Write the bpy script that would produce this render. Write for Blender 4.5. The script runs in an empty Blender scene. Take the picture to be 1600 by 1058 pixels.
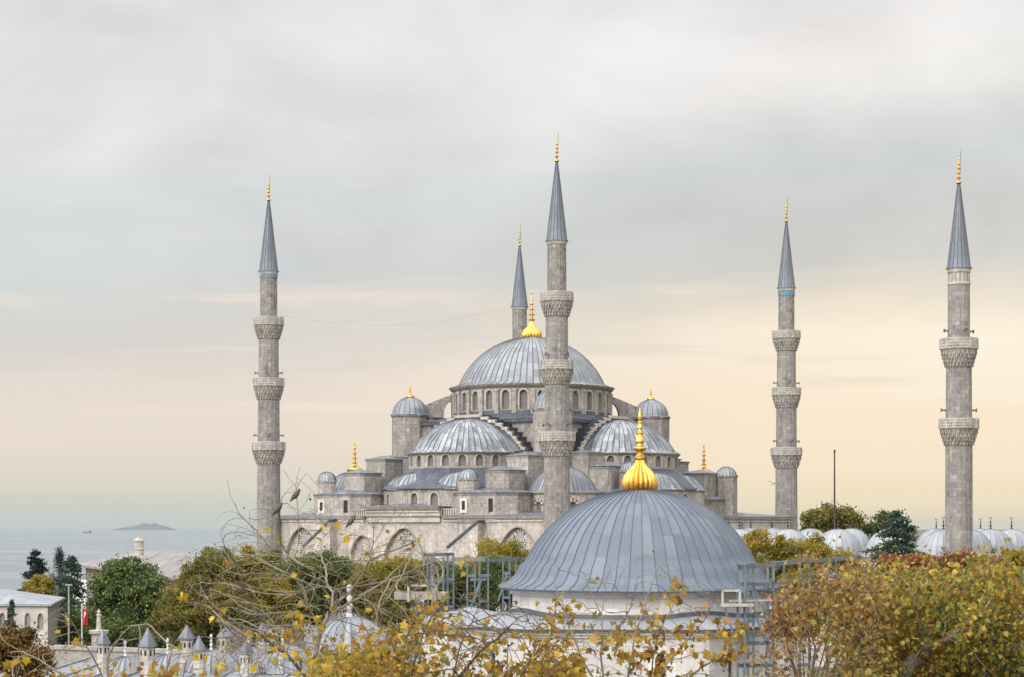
import bpy, math, random
import numpy as np
from mathutils import Vector
from math import sin, cos, pi, radians, sqrt, atan2

scene = bpy.context.scene
COL = scene.collection
random.seed(7)
RNG = np.random.default_rng(11)

# ------------------------------------------------------------------ camera
F = 2950.0          # focal length in photo pixels (1600 px wide)
HY = 822.0          # eye level row
CAMZ = 18.0
cam_d = bpy.data.cameras.new("camera")
cam = bpy.data.objects.new("camera", cam_d)
COL.objects.link(cam)
cam.location = (0, 0, CAMZ)
cam.rotation_euler = (radians(90), 0, 0)
cam_d.sensor_width = 36.0
cam_d.lens = 36.0 * F / 1600.0
cam_d.shift_y = (HY - 529.0) / 1600.0
cam_d.clip_start = 0.5
cam_d.clip_end = 80000
scene.camera = cam

# ------------------------------------------------------------------ light
SUN_AZ, SUN_EL = radians(218), radians(30)   # compass-like: measured from +Y towards +X
sd = bpy.data.lights.new("sun", 'SUN')
sd.energy = 1.45
sd.angle = radians(22)
sd.color = (1.0, 0.93, 0.84)
sun = bpy.data.objects.new("sun", sd)
COL.objects.link(sun)
sdir = Vector((sin(SUN_AZ) * cos(SUN_EL), cos(SUN_AZ) * cos(SUN_EL), sin(SUN_EL)))
sun.rotation_euler = sdir.to_track_quat('Z', 'Y').to_euler()
sun.location = (0, 0, 120)

scene.view_settings.view_transform = 'Standard'
scene.view_settings.look = 'None'
scene.view_settings.exposure = 0.0
scene.view_settings.gamma = 1.0


def ramp(nt, pts, interp='LINEAR'):
    n = nt.nodes.new('ShaderNodeValToRGB')
    n.color_ramp.interpolation = interp
    el = n.color_ramp.elements
    while len(el) < len(pts):
        el.new(0.5)
    for e, (p, c) in zip(el, pts):
        e.position = p
        if isinstance(c, (int, float)):
            c = (c, c, c)
        e.color = (c[0], c[1], c[2], 1)
    return n


def s2l(r, g, b):
    f = lambda c: (c / 255 / 12.92) if c / 255 <= 0.04045 else ((c / 255 + 0.055) / 1.055) ** 2.4
    return (f(r), f(g), f(b))


class NT:
    """small helper round a node tree"""
    def __init__(self, nt):
        self.nt = nt
        self.L = nt.links.new

    def n(self, t, **kw):
        n = self.nt.nodes.new(t)
        for k, v in kw.items():
            if k.startswith('i_'):
                key = k[2:]
                key = int(key) if key.isdigit() else key.replace('_', ' ')
                n.inputs[key].default_value = v
            else:
                setattr(n, k, v)
        return n

    def _set(self, sock, v):
        if isinstance(v, bpy.types.NodeSocket):
            self.L(v, sock)
        else:
            sock.default_value = v

    def math(self, op, a, b=0.0, c=0.0, clamp=False):
        n = self.nt.nodes.new('ShaderNodeMath')
        n.operation = op
        n.use_clamp = clamp
        self._set(n.inputs[0], a)
        self._set(n.inputs[1], b)
        if op in ('MULTIPLY_ADD', 'SMOOTH_MIN', 'COMPARE', 'WRAP'):
            self._set(n.inputs[2], c)
        return n.outputs[0]

    def mix(self, f, a, b, blend='MIX'):
        n = self.nt.nodes.new('ShaderNodeMix')
        n.data_type = 'RGBA'
        n.blend_type = blend
        n.clamp_factor = True
        def put(s, v):
            if isinstance(v, bpy.types.NodeSocket):
                self.L(v, s)
            elif isinstance(v, (int, float)):
                s.default_value = v
            else:
                s.default_value = (v[0], v[1], v[2], 1)
        put(n.inputs[0], f)
        put(n.inputs[6], a)
        put(n.inputs[7], b)
        return n.outputs[2]

    def noise(self, vec, scale=1.0, detail=4.0, rough=0.55, dist=0.0):
        n = self.nt.nodes.new('ShaderNodeTexNoise')
        n.inputs['Scale'].default_value = scale
        n.inputs['Detail'].default_value = detail
        n.inputs['Roughness'].default_value = rough
        n.inputs['Distortion'].default_value = dist
        self.L(vec, n.inputs['Vector'])
        return n.outputs[0]

    def mapr(self, v, a, b, c=0.0, d=1.0, smooth=False):
        n = self.nt.nodes.new('ShaderNodeMapRange')
        n.interpolation_type = 'SMOOTHSTEP' if smooth else 'LINEAR'
        n.inputs[1].default_value = a
        n.inputs[2].default_value = b
        n.inputs[3].default_value = c
        n.inputs[4].default_value = d
        self.L(v, n.inputs[0])
        return n.outputs[0]

    def scalev(self, vec, s, loc=(0, 0, 0)):
        n = self.nt.nodes.new('ShaderNodeMapping')
        n.inputs['Scale'].default_value = s
        n.inputs['Location'].default_value = loc
        self.L(vec, n.inputs['Vector'])
        return n.outputs[0]

    def ramp(self, f, pts, interp='LINEAR'):
        n = ramp(self.nt, pts, interp)
        self.L(f, n.inputs[0])
        return n.outputs[0]


# ------------------------------------------------------------------ sky: a Nishita sky behind a closed layer of stratus
world = bpy.data.worlds.new("World")
scene.world = world
world.use_nodes = True
wt = NT(world.node_tree)
for n in list(world.node_tree.nodes):
    world.node_tree.nodes.remove(n)
w_out = wt.n('ShaderNodeOutputWorld')
w_bg = wt.n('ShaderNodeBackground')
w_bg.inputs['Strength'].default_value = 0.1
wt.L(w_bg.outputs[0], w_out.inputs[0])
sky = wt.n('ShaderNodeTexSky', sky_type='NISHITA', sun_disc=False)
sky.sun_elevation = SUN_EL
sky.sun_rotation = SUN_AZ
tc = wt.n('ShaderNodeTexCoord')
sep = wt.n('ShaderNodeSeparateXYZ')
wt.L(tc.outputs['Generated'], sep.inputs[0])
dx, dy, dz = sep.outputs
# elevation as tan, so that cloud bands stay level; azimuth as x/|xy|
hyp = wt.math('SQRT', wt.math('ADD', wt.math('MULTIPLY', dx, dx), wt.math('MULTIPLY', dy, dy)))
el = wt.math('DIVIDE', dz, wt.math('MAXIMUM', hyp, 0.02))
az = wt.math('DIVIDE', dx, wt.math('MAXIMUM', hyp, 0.02))
comb = wt.n('ShaderNodeCombineXYZ')
wt.L(az, comb.inputs[0]); wt.L(wt.math('MINIMUM', el, 4.0), comb.inputs[2])
wt.L(wt.math('MULTIPLY', dy, 0.15), comb.inputs[1])
cv = comb.outputs[0]
n_warp = wt.noise(wt.scalev(cv, (4.5, 1, 20.0), (2.3, 0, 0.9)), 1.0, 6, 0.58, 0.5)
el_w = wt.math('ADD', wt.math('SUBTRACT', el, wt.math('MULTIPLY', az, 0.035)), wt.math('MULTIPLY', wt.math('SUBTRACT', n_warp, 0.5), 0.055))
# warp fades out at the horizon
el_m = wt.n('ShaderNodeMix')
el_m.data_type = 'FLOAT'
wt.L(wt.mapr(el, 0.01, 0.06, 0, 1, True), el_m.inputs[0])
wt.L(el, el_m.inputs[2]); wt.L(el_w, el_m.inputs[3])
el_f = el_m.outputs[0]
tt = wt.mapr(el_f, -0.02, 0.30, 0, 1)
E = lambda v: (v + 0.02) / 0.32
cool = wt.ramp(tt, [
    (0.0, s2l(176, 189, 190)), (E(0.000), s2l(201, 206, 198)), (E(0.012), s2l(209, 209, 197)),
    (E(0.022), s2l(222, 215, 202)), (E(0.045), s2l(233, 221, 207)), (E(0.085), s2l(231, 220, 210)),
    (E(0.105), s2l(217, 213, 207)), (E(0.135), s2l(213, 216, 216)), (E(0.18), s2l(215, 218, 219)),
    (E(0.225), s2l(229, 229, 230)), (E(0.26), s2l(233, 232, 234)), (E(0.29), s2l(228, 228, 231))])
warm = wt.ramp(tt, [
    (0.0, s2l(214, 205, 180)), (E(0.000), s2l(230, 216, 184)), (E(0.012), s2l(243, 226, 192)),
    (E(0.030), s2l(251, 232, 203)), (E(0.060), s2l(253, 234, 206)), (E(0.095), s2l(255, 239, 217)),
    (E(0.112), s2l(236, 224, 206)), (E(0.130), s2l(216, 214, 207)), (E(0.18), s2l(212, 215, 215)),
    (E(0.225), s2l(231, 229, 226)), (E(0.26), s2l(234, 232, 231)), (E(0.29), s2l(229, 229, 230))])
wf = wt.mapr(az, -0.20, 0.20, 0, 1, True)
base = wt.mix(wf, cool, warm)
# streaks low down, soft billows higher up
streak = wt.noise(wt.scalev(cv, (4.5, 1, 58.0), (3.1, 0, 1.7)), 1.0, 6, 0.6, 0.4)
sfac = wt.math('MULTIPLY', wt.mapr(streak, 0.50, 0.74, 0, 1, True), wt.mapr(el, 0.025, 0.075, 0, 1, True))
sfac = wt.math('MULTIPLY', sfac, wt.mapr(el, 0.10, 0.17, 1, 0.12, True))
sfac = wt.math('MULTIPLY', sfac, 0.8)
glow = wt.mix(wf, s2l(251, 230, 216), s2l(255, 241, 222))
base = wt.mix(sfac, base, glow)
# grey wisps across the bright band, and the glow where the low sun stands behind the cloud
wisp = wt.noise(wt.scalev(cv, (5.0, 1, 62.0), (8.4, 0, 5.1)), 1.0, 6, 0.6, 0.5)
wsf = wt.math('MULTIPLY', wt.mapr(wisp, 0.50, 0.68, 0, 0.42, True), wt.math('MULTIPLY', wt.mapr(el, 0.045, 0.075, 0, 1, True), wt.mapr(el, 0.10, 0.13, 1, 0, True)))
base = wt.mix(wsf, base, s2l(219, 212, 200))
gx = wt.math('DIVIDE', wt.math('SUBTRACT', az, 0.262), 0.075)
gy = wt.math('DIVIDE', wt.math('SUBTRACT', el, 0.092), 0.022)
gg = wt.math('POWER', 2.718, wt.math('MULTIPLY', wt.math('ADD', wt.math('MULTIPLY', gx, gx), wt.math('MULTIPLY', gy, gy)), -1.0))
gg = wt.math('MULTIPLY', gg, wt.mapr(dy, 0.0, 0.3, 0, 1))
base = wt.mix(wt.math('MULTIPLY', gg, 0.75), base, s2l(255, 246, 224))
billow = wt.noise(wt.scalev(cv, (6.5, 1, 10.5), (0.6, 0, 0.2)), 1.0, 7, 0.52, 0.5)
bf = wt.mapr(el, 0.07, 0.19, 0, 1, True)
bl = wt.mapr(billow, 0.30, 0.70, 0.87, 1.13)
bl = wt.math('ADD', wt.math('MULTIPLY', wt.math('SUBTRACT', bl, 1.0), bf), 1.0)
pink = wt.math('MULTIPLY', wt.mapr(wt.noise(wt.scalev(cv, (5.0, 1, 18.0), (5.2, 0, 2.6)), 1.0, 6, 0.55, 0.6), 0.53, 0.70, 0, 0.6, True), wt.mapr(el, 0.16, 0.25, 0, 1, True))
base = wt.mix(pink, base, s2l(236, 230, 226))
sc_ = wt.n('ShaderNodeVectorMath', operation='SCALE')
wt.L(base, sc_.inputs[0])
# overcast skies are brighter towards the zenith
sky_gain = wt.mapr(dz, 0.27, 0.62, 1.0, 1.9, True)
dotn = wt.n('ShaderNodeVectorMath', operation='DOT_PRODUCT')
wt.L(tc.outputs['Generated'], dotn.inputs[0])
dotn.inputs[1].default_value = sdir
sky_gain = wt.math('MULTIPLY', sky_gain, wt.mapr(dotn.outputs['Value'], 0.0, 1.0, 1.0, 2.9, True))  # added lobe of brighter sky behind the camera, lifts the walls facing it
lowdark = wt.mapr(el, -0.5, -0.03, 0.45, 1.0)
gain = wt.math('MULTIPLY', wt.math('MULTIPLY', bl, sky_gain), wt.math('MULTIPLY', lowdark, 10.0))
wt.L(gain, sc_.inputs['Scale'])
cl = wt.mix(0.985, sky.outputs[0], sc_.outputs[0])
wt.L(cl, w_bg.inputs['Color'])


# ------------------------------------------------------------------ geometry helpers
def P(px, py, Y):
    """a point of the place from its row / column in a 1600 px survey picture and its distance"""
    return Vector(((px - 800.0) / F * Y, Y, CAMZ + (HY - py) / F * Y))


ORIGIN = {}


class MB:
    def __init__(self):
        self.v = []; self.f = []; self.uv = []; self.m = []
        self.mi = 0

    def vert(self, p):
        self.v.append((p[0], p[1], p[2]))
        return len(self.v) - 1

    def face(self, idx, uv=None):
        self.f.append(tuple(idx))
        self.m.append(self.mi)
        if uv is None:
            a, b, c = (Vector(self.v[idx[0]]), Vector(self.v[idx[1]]), Vector(self.v[idx[2]]))
            n = (b - a).cross(c - a)
            if n.length < 1e-12:
                n = Vector((0, 0, 1))
            n.normalize()
            if abs(n.z) > 0.95:
                uv = [(self.v[i][0], self.v[i][1]) for i in idx]
            else:
                t = Vector((0, 0, 1)).cross(n)
                t.normalize()
                s = n.cross(t)
                uv = [(Vector(self.v[i]).dot(t), Vector(self.v[i]).dot(s)) for i in idx]
        self.uv.append(uv)

    def quad(self, a, b, c, d, uv=None):
        i = len(self.v)
        for p in (a, b, c, d):
            self.vert(p)
        self.face((i, i + 1, i + 2, i + 3), uv)

    def poly(self, pts, uv=None):
        i = len(self.v)
        for p in pts:
            self.vert(p)
        self.face(tuple(range(i, i + len(pts))), uv)

    def prism(self, pts, z0, z1, top=True, bottom=False, taper=1.0, zt=None):
        """vertical prism over a CCW footprint; zt = optional list of top heights"""
        n = len(pts)
        cx = sum(p[0] for p in pts) / n; cy = sum(p[1] for p in pts) / n
        b = [self.vert((p[0], p[1], z0)) for p in pts]
        t = [self.vert((cx + (p[0] - cx) * taper, cy + (p[1] - cy) * taper, z1 if zt is None else zt[i])) for i, p in enumerate(pts)]
        for i in range(n):
            j = (i + 1) % n
            self.face((b[i], b[j], t[j], t[i]))
        if top:
            self.face(t)
        if bottom:
            self.face(b[::-1])

    def pyramid(self, pts, z0, z1, apex=None, thick=0.0):
        n = len(pts)
        cx = sum(p[0] for p in pts) / n; cy = sum(p[1] for p in pts) / n
        if apex:
            cx, cy = apex
        b = [self.vert((p[0], p[1], z0)) for p in pts]
        if thick:
            lo = [self.vert((p[0], p[1], z0 - thick)) for p in pts]
            for i in range(n):
                j = (i + 1) % n
                self.face((lo[i], lo[j], b[j], b[i]))
            self.face(lo[::-1])
        a = self.vert((cx, cy, z1))
        for i in range(n):
            self.face((b[i], b[(i + 1) % n], a))

    def box(self, c, s, rz=0.0):
        hx, hy, hz = s[0] / 2, s[1] / 2, s[2] / 2
        ca, sa = cos(rz), sin(rz)
        pts = [(c[0] + x * ca - y * sa, c[1] + x * sa + y * ca) for x, y in ((-hx, -hy), (hx, -hy), (hx, hy), (-hx, hy))]
        self.prism(pts, c[2] - hz, c[2] + hz, True, True)

    def beam(self, a, b, w, h=None, up=(0, 0, 1)):
        """rectangular bar from a to b"""
        a = Vector(a); b = Vector(b); h = h or w
        d = (b - a).normalized()
        u = Vector(up)
        if abs(d.dot(u)) > 0.95:
            u = Vector((0, 1, 0))
        s = d.cross(u).normalized() * (w / 2)
        t = s.cross(d).normalized() * (h / 2)
        r0 = [a - s - t, a + s - t, a + s + t, a - s + t]
        r1 = [p + (b - a) for p in r0]
        i = len(self.v)
        for p in r0 + r1:
            self.vert(p)
        for k in range(4):
            j = (k + 1) % 4
            self.face((i + k, i + j, i + 4 + j, i + 4 + k))
        self.face((i + 3, i + 2, i + 1, i)); self.face((i + 4, i + 5, i + 6, i + 7))

    def tube(self, pts, radii, n=6, cap=True):
        pts = [Vector(p) for p in pts]
        if isinstance(radii, (int, float)):
            radii = [radii] * len(pts)
        prev = None
        ref = Vector((0.31, 0.22, 0.92)).normalized()
        vv = 0.0
        for k, p in enumerate(pts):
            d = (pts[min(k + 1, len(pts) - 1)] - pts[max(k - 1, 0)])
            if d.length < 1e-9:
                d = Vector((0, 0, 1))
            d.normalize()
            u = d.cross(ref)
            if u.length < 0.1:
                u = d.cross(Vector((1, 0, 0)))
            u.normalize(); w = d.cross(u)
            ring = [self.vert(p + (u * cos(2 * pi * i / n) + w * sin(2 * pi * i / n)) * radii[k]) for i in range(n)]
            if prev:
                l = (pts[k] - pts[k - 1]).length
                for i in range(n):
                    j = (i + 1) % n
                    self.face((prev[i], prev[j], ring[j], ring[i]), [(i / n, vv), ((i + 1) / n, vv), ((i + 1) / n, vv + l), (i / n, vv + l)])
                vv += l
            elif cap:
                self.face(ring[::-1])
            prev = ring
        if cap:
            self.face(prev)

    def lathe(self, c, prof, n=24, a0=0.0, a1=2 * pi, gores=None, sx=1.0, sy=1.0, rot=0.0, cap=False):
        """surface of revolution; profile runs bottom to top; u in metres of arc, or in gores"""
        full = abs(a1 - a0 - 2 * pi) < 1e-6
        m = n if full else n + 1
        rings = []
        vs = [0.0]
        for k in range(1, len(prof)):
            vs.append(vs[-1] + math.hypot(prof[k][0] - prof[k - 1][0], prof[k][1] - prof[k - 1][1]))
        R = max(p[0] for p in prof)
        cr, sr = cos(rot), sin(rot)
        for r, z in prof:
            row = []
            for i in range(m):
                a = a0 + (a1 - a0) * i / n
                x, y = r * cos(a) * sx, r * sin(a) * sy
                row.append(self.vert((c[0] + x * cr - y * sr, c[1] + x * sr + y * cr, z)))
            rings.append(row)
        for k in range(len(prof) - 1):
            for i in range(n):
                j = (i + 1) % m if full else i + 1
                ua = a0 + (a1 - a0) * i / n; ub = a0 + (a1 - a0) * (i + 1) / n
                if gores:
                    ua *= gores / (2 * pi); ub *= gores / (2 * pi)
                else:
                    ua *= R; ub *= R
                va, vb = (vs[k], vs[k + 1])
                if prof[k + 1][0] < 1e-6:
                    self.face((rings[k][i], rings[k][j], rings[k + 1][i]), [(ua, va), (ub, va), ((ua + ub) / 2, vb)])
                elif prof[k][0] < 1e-6:
                    self.face((rings[k][i], rings[k + 1][j], rings[k + 1][i]), [((ua + ub) / 2, va), (ub, vb), (ua, vb)])
                else:
                    self.face((rings[k][i], rings[k][j], rings[k + 1][j], rings[k + 1][i]), [(ua, va), (ub, va), (ub, vb), (ua, vb)])
        if cap and full:
            self.face(rings[0][::-1]); self.face(rings[-1])

    def ribbed(self, c, prof, gores, rw=0.12, rh=0.06, a0=0.0, a1=2 * pi, sub=1):
        """lead covered dome: every gore is a flat sheet and a raised roll"""
        full = abs(a1 - a0 - 2 * pi) < 1e-6
        n = max(1, int(round(gores * (a1 - a0) / (2 * pi))))
        st = (a1 - a0) / n
        R = max(p[0] for p in prof)
        angs = []
        for i in range(n):
            a = a0 + i * st
            hw = rw / R / 2
            angs += [(a + st * 0.0 + 0.0, 0, i), (a + hw * 0.6, 1, i + 0.02), (a + hw * 1.4, 1, i + 0.05), (a + hw * 2.0, 0, i + 0.07)]
            for s in range(1, sub):
                angs.append((a + hw * 2 + (st - hw * 2) * s / sub, 0, i + 0.07 + 0.93 * s / sub))
        if not full:
            angs.append((a1, 0, n))
        vs = [0.0]
        for k in range(1, len(prof)):
            vs.append(vs[-1] + math.hypot(prof[k][0] - prof[k - 1][0], prof[k][1] - prof[k - 1][1]))
        rows = []
        for k, (r, z) in enumerate(prof):
            k0, k1 = max(k - 1, 0), min(k + 1, len(prof) - 1)
            dr, dz_ = prof[k1][0] - prof[k0][0], prof[k1][1] - prof[k0][1]
            l = math.hypot(dr, dz_) or 1
            nr, nz = dz_ / l, -dr / l
            row = []
            for a, up, u in angs:
                h = rh * up * min(1.0, r / (R * 0.12) if r < R * 0.12 else 1.0)
                rr = r + nr * h
                row.append(self.vert((c[0] + rr * cos(a), c[1] + rr * sin(a), z + nz * h)))
            rows.append(row)
        m = len(angs)
        for k in range(len(prof) - 1):
            for i in range(m if full else m - 1):
                j = (i + 1) % m
                ua = angs[i][2]; ub = angs[j][2] if j else n
                self.face((rows[k][i], rows[k][j], rows[k + 1][j], rows[k + 1][i]), [(ua, vs[k]), (ub, vs[k]), (ub, vs[k + 1]), (ua, vs[k + 1])])

    def build(self, name, mats, parent=None, sharp=35.0, origin=None, smooth=True):
        if not isinstance(mats, (list, tuple)):
            mats = [mats]
        o0 = Vector((0, 0, 0))
        if parent is not None:
            o0 = ORIGIN[parent]
        elif origin is not None:
            o0 = Vector(origin)
        me = bpy.data.meshes.new(name)
        me.from_pydata([(x - o0[0], y - o0[1], z - o0[2]) for x, y, z in self.v], [], self.f)
        uvl = me.uv_layers.new(name="UVMap")
        flat = np.array([c for f in self.uv for c in f], dtype=np.float32).ravel()
        uvl.data.foreach_set('uv', flat)
        me.polygons.foreach_set('material_index', np.array(self.m, dtype=np.int32))
        for m in mats:
            me.materials.append(m)
        if smooth:
            me.polygons.foreach_set('use_smooth', np.ones(len(self.f), dtype=bool))
            me.update()
            me.set_sharp_from_angle(angle=radians(sharp))
        me.update()
        o = bpy.data.objects.new(name, me)
        COL.objects.link(o)
        if parent is not None:
            o.parent = parent
        else:
            o.location = o0
        ORIGIN[o] = o0
        return o


def tag(o, label=None, cat=None, group=None, kind=None):
    if label: o['label'] = label
    if cat: o['category'] = cat
    if group: o['group'] = group
    if kind: o['kind'] = kind
    return o


def thing(name, loc, label, cat, group=None):
    o = bpy.data.objects.new(name, None)
    o.empty_display_size = 0.5
    COL.objects.link(o)
    o.location = loc
    ORIGIN[o] = Vector(loc)
    return tag(o, label, cat, group)


def copy_tree(o, parent=None):
    c = o.copy()
    COL.objects.link(c)
    if parent is not None:
        c.parent = parent
    for ch in [x for x in bpy.data.objects if x.parent == o and x != c]:
        copy_tree(ch, c)
    return c


def cap_profile(R, rise, z0, n=14, rmin=0.02, flare=0.0):
    """profile of a spherical cap of base radius R, bottom to top"""
    S = (R * R + rise * rise) / (2 * rise)
    zc = z0 + rise - S
    a0 = math.asin(min(1, R / S))
    if rise > S:
        a0 = pi - a0
    out = []
    if flare:
        out.append((R + flare, z0 - flare * 0.45))
        out.append((R + flare * 0.45, z0 - flare * 0.12))
    for i in range(n + 1):
        a = a0 * (1 - i / n)
        out.append((max(rmin, S * sin(a)), zc + S * cos(a)))
    return out


def arch_pts(w, spring, kind, n=10):
    """(x, z) from left spring to right spring"""
    pts = []
    for i in range(n + 1):
        t = -1 + 2 * i / n
        if kind == 'round':
            h = sqrt(max(0, 1 - t * t)) * w / 2
        else:                                   # pointed
            h = w * 0.62 * (1 - abs(t) ** 1.75) ** 0.72
        pts.append((t * w / 2, spring + h))
    return pts


def arched_wall(mb, f, s0, s1, z0, z1, ops, depth=0.3, nside=2, n=10, frame=0.0):
    """wall strip with real arched openings. f(s, z, d) maps to space, d inwards.
    ops: (centre, width, sill, spring, kind). returns the pane meshes"""
    panes = []
    if not ops:
        k = max(1, int(abs(s1 - s0) / 2.0))
        for i in range(k):
            a = s0 + (s1 - s0) * i / k; b = s0 + (s1 - s0) * (i + 1) / k
            mb.quad(f(a, z0, 0), f(b, z0, 0), f(b, z1, 0), f(a, z1, 0), [(a, z0), (b, z0), (b, z1), (a, z1)])
        return panes
    ops = sorted(ops)
    bounds = [s0] + [(ops[i][0] + ops[i][1] / 2 + ops[i + 1][0] - ops[i + 1][1] / 2) / 2 for i in range(len(ops) - 1)] + [s1]

    def q(a, b, za, zb, zc, zd):
        mb.quad(f(a, za, 0), f(b, zb, 0), f(b, zc, 0), f(a, zd, 0), [(a, za), (b, zb), (b, zc), (a, zd)])
    for i, (c, w, sill, spring, kind) in enumerate(ops):
        A, B = bounds[i], bounds[i + 1]
        l, r = c - w / 2, c + w / 2
        for (a, b) in ((A, l), (r, B)):
            if b - a < 1e-4:
                continue
            for k in range(nside):
                a_ = a + (b - a) * k / nside; b_ = a + (b - a) * (k + 1) / nside
                q(a_, b_, z0, z0, z1, z1)
        ap = arch_pts(w, spring, kind, n)
        pm = MB()
        for k in range(n):
            xa, za = ap[k]; xb, zb = ap[k + 1]
            if sill > z0 + 1e-4:
                q(c + xa, c + xb, z0, z0, sill, sill)
            q(c + xa, c + xb, za, zb, z1, z1)
            mb.quad(f(c + xa, za, 0), f(c + xb, zb, 0), f(c + xb, zb, depth), f(c + xa, za, depth))
            mb.quad(f(c + xa, sill, depth), f(c + xb, sill, depth), f(c + xb, sill, 0), f(c + xa, sill, 0))
            pm.quad(f(c + xa, sill, depth), f(c + xb, sill, depth), f(c + xb, zb, depth), f(c + xa, za, depth),
                    [(xa, sill), (xb, sill), (xb, zb), (xa, za)])
        if frame:
            mb.mi = 1
            k_ = 1 + 2 * frame / w
            out_ = [(x * k_, spring + (z - spring) * k_) for x, z in ap]
            for k in range(n):
                mb.quad(f(c + ap[k][0], ap[k][1], -.05), f(c + ap[k + 1][0], ap[k + 1][1], -.05), f(c + out_[k + 1][0], out_[k + 1][1], -.05), f(c + out_[k][0], out_[k][1], -.05))
                mb.quad(f(c + out_[k][0], out_[k][1], -.05), f(c + out_[k + 1][0], out_[k + 1][1], -.05), f(c + out_[k + 1][0], out_[k + 1][1], 0.02), f(c + out_[k][0], out_[k][1], 0.02))
            for sg in (-1, 1):
                e0, e1 = sg * w / 2, sg * (w / 2 + frame)
                q4 = [f(c + e0, sill, -.05), f(c + e1, sill, -.05), f(c + e1, spring, -.05), f(c + e0, spring, -.05)]
                mb.quad(*(q4 if sg > 0 else q4[::-1]))
                q4 = [f(c + e1, sill, -.05), f(c + e1, sill, .02), f(c + e1, spring, .02), f(c + e1, spring, -.05)]
                mb.quad(*(q4 if sg > 0 else q4[::-1]))
            mb.mi = 0
        mb.quad(f(l, sill, 0), f(l, spring, 0), f(l, spring, depth), f(l, sill, depth))
        mb.quad(f(r, sill, depth), f(r, spring, depth), f(r, spring, 0), f(r, sill, 0))
        panes.append(pm)
    return panes


# ------------------------------------------------------------------ materials
def new_mat(name):
    m = bpy.data.materials.new(name)
    m.use_nodes = True
    nt = m.node_tree
    b = nt.nodes['Principled BSDF']
    return m, NT(nt), b


def mat_stone(name, c1, c2, mortar, bw=1.2, bh=0.56, stain=0.55, grime=(0.075, 0.068, 0.06), streak=0.5, lime=0.0, mfac=1.0):
    m, t, b = new_mat(name)
    tc = t.n('ShaderNodeTexCoord')
    uv, ob = tc.outputs['UV'], tc.outputs['Object']
    wob = t.noise(ob, 0.6, 2)
    br = t.n('ShaderNodeTexBrick')
    br.offset = 0.5
    br.inputs['Scale'].default_value = 1.0
    br.inputs['Brick Width'].default_value = bw
    br.inputs['Row Height'].default_value = bh
    br.inputs['Mortar Size'].default_value = 0.012
    br.inputs['Mortar Smooth'].default_value = 0.3
    br.inputs['Bias'].default_value = -0.1
    br.inputs['Color1'].default_value = (*c1, 1)
    br.inputs['Color2'].default_value = (*c2, 1)
    br.inputs['Mortar'].default_value = (*mortar, 1)
    t.L(uv, br.inputs['Vector'])
    col = br.outputs['Color']
    # a second, coarser set of replaced blocks
    br2 = t.n('ShaderNodeTexBrick')
    br2.offset = 0.37
    for k, v in (('Scale', 1.0), ('Brick Width', bw * 1.0), ('Row Height', bh), ('Mortar Size', 0.0), ('Bias', -0.35)):
        br2.inputs[k].default_value = v
    br2.inputs['Color1'].default_value = (0.62, 0.62, 0.64, 1)
    br2.inputs['Color2'].default_value = (1.28, 1.26, 1.21, 1)
    t.L(t.scalev(uv, (1, 1, 1), (bw * 0.31, 0, 0)), br2.inputs['Vector'])
    col = t.mix(0.75, col, br2.outputs['Color'], 'MULTIPLY')
    big = t.noise(ob, 0.16, 6, 0.62, 0.4)
    col = t.mix(t.mapr(big, 0.36, 0.68, 0.0, stain, True), col, t.mix(0.5, col, grime))
    fine = t.noise(ob, 2.3, 5, 0.7)
    col = t.mix(t.mapr(fine, 0.40, 0.68, 0, 0.6 * stain + 0.15), col, t.mix(0.65, col, grime))
    midn = t.noise(ob, 0.7, 5, 0.7, 0.6)
    col = t.mix(t.mapr(midn, 0.50, 0.70, 0, 0.75 * stain, True), col, t.mix(0.6, col, grime))
    col = t.mix(t.mapr(midn, 0.30, 0.46, 0.35, 0, True), col, t.mix(0.5, col, (0.62, 0.56, 0.49)))
    drip = t.noise(t.scalev(ob, (1.5, 1.5, 0.10)), 1.0, 4, 0.6)
    col = t.mix(t.mapr(drip, 0.54, 0.74, 0, streak, True), col, grime)
    pale = t.noise(t.scalev(ob, (0.9, 0.9, 0.5), (7, 3, 1)), 0.8, 5, 0.65)
    col = t.mix(t.mapr(pale, 0.55, 0.75, 0, 0.30 + lime, True), col, (0.52, 0.49, 0.44))
    t.L(col, b.inputs['Base Color'])
    b.inputs['Roughness'].default_value = 0.9
    b.inputs['Specular IOR Level'].default_value = 0.2
    bp = t.n('ShaderNodeBump')
    bp.inputs['Strength'].default_value = 0.5
    bp.inputs['Distance'].default_value = 0.05
    hgt = t.math('ADD', t.math('MULTIPLY', br.outputs['Fac'], -0.6 * mfac), t.math('MULTIPLY', fine, 0.6))
    t.L(hgt, bp.inputs['Height'])
    t.L(bp.outputs[0], b.inputs['Normal'])
    return m


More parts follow.
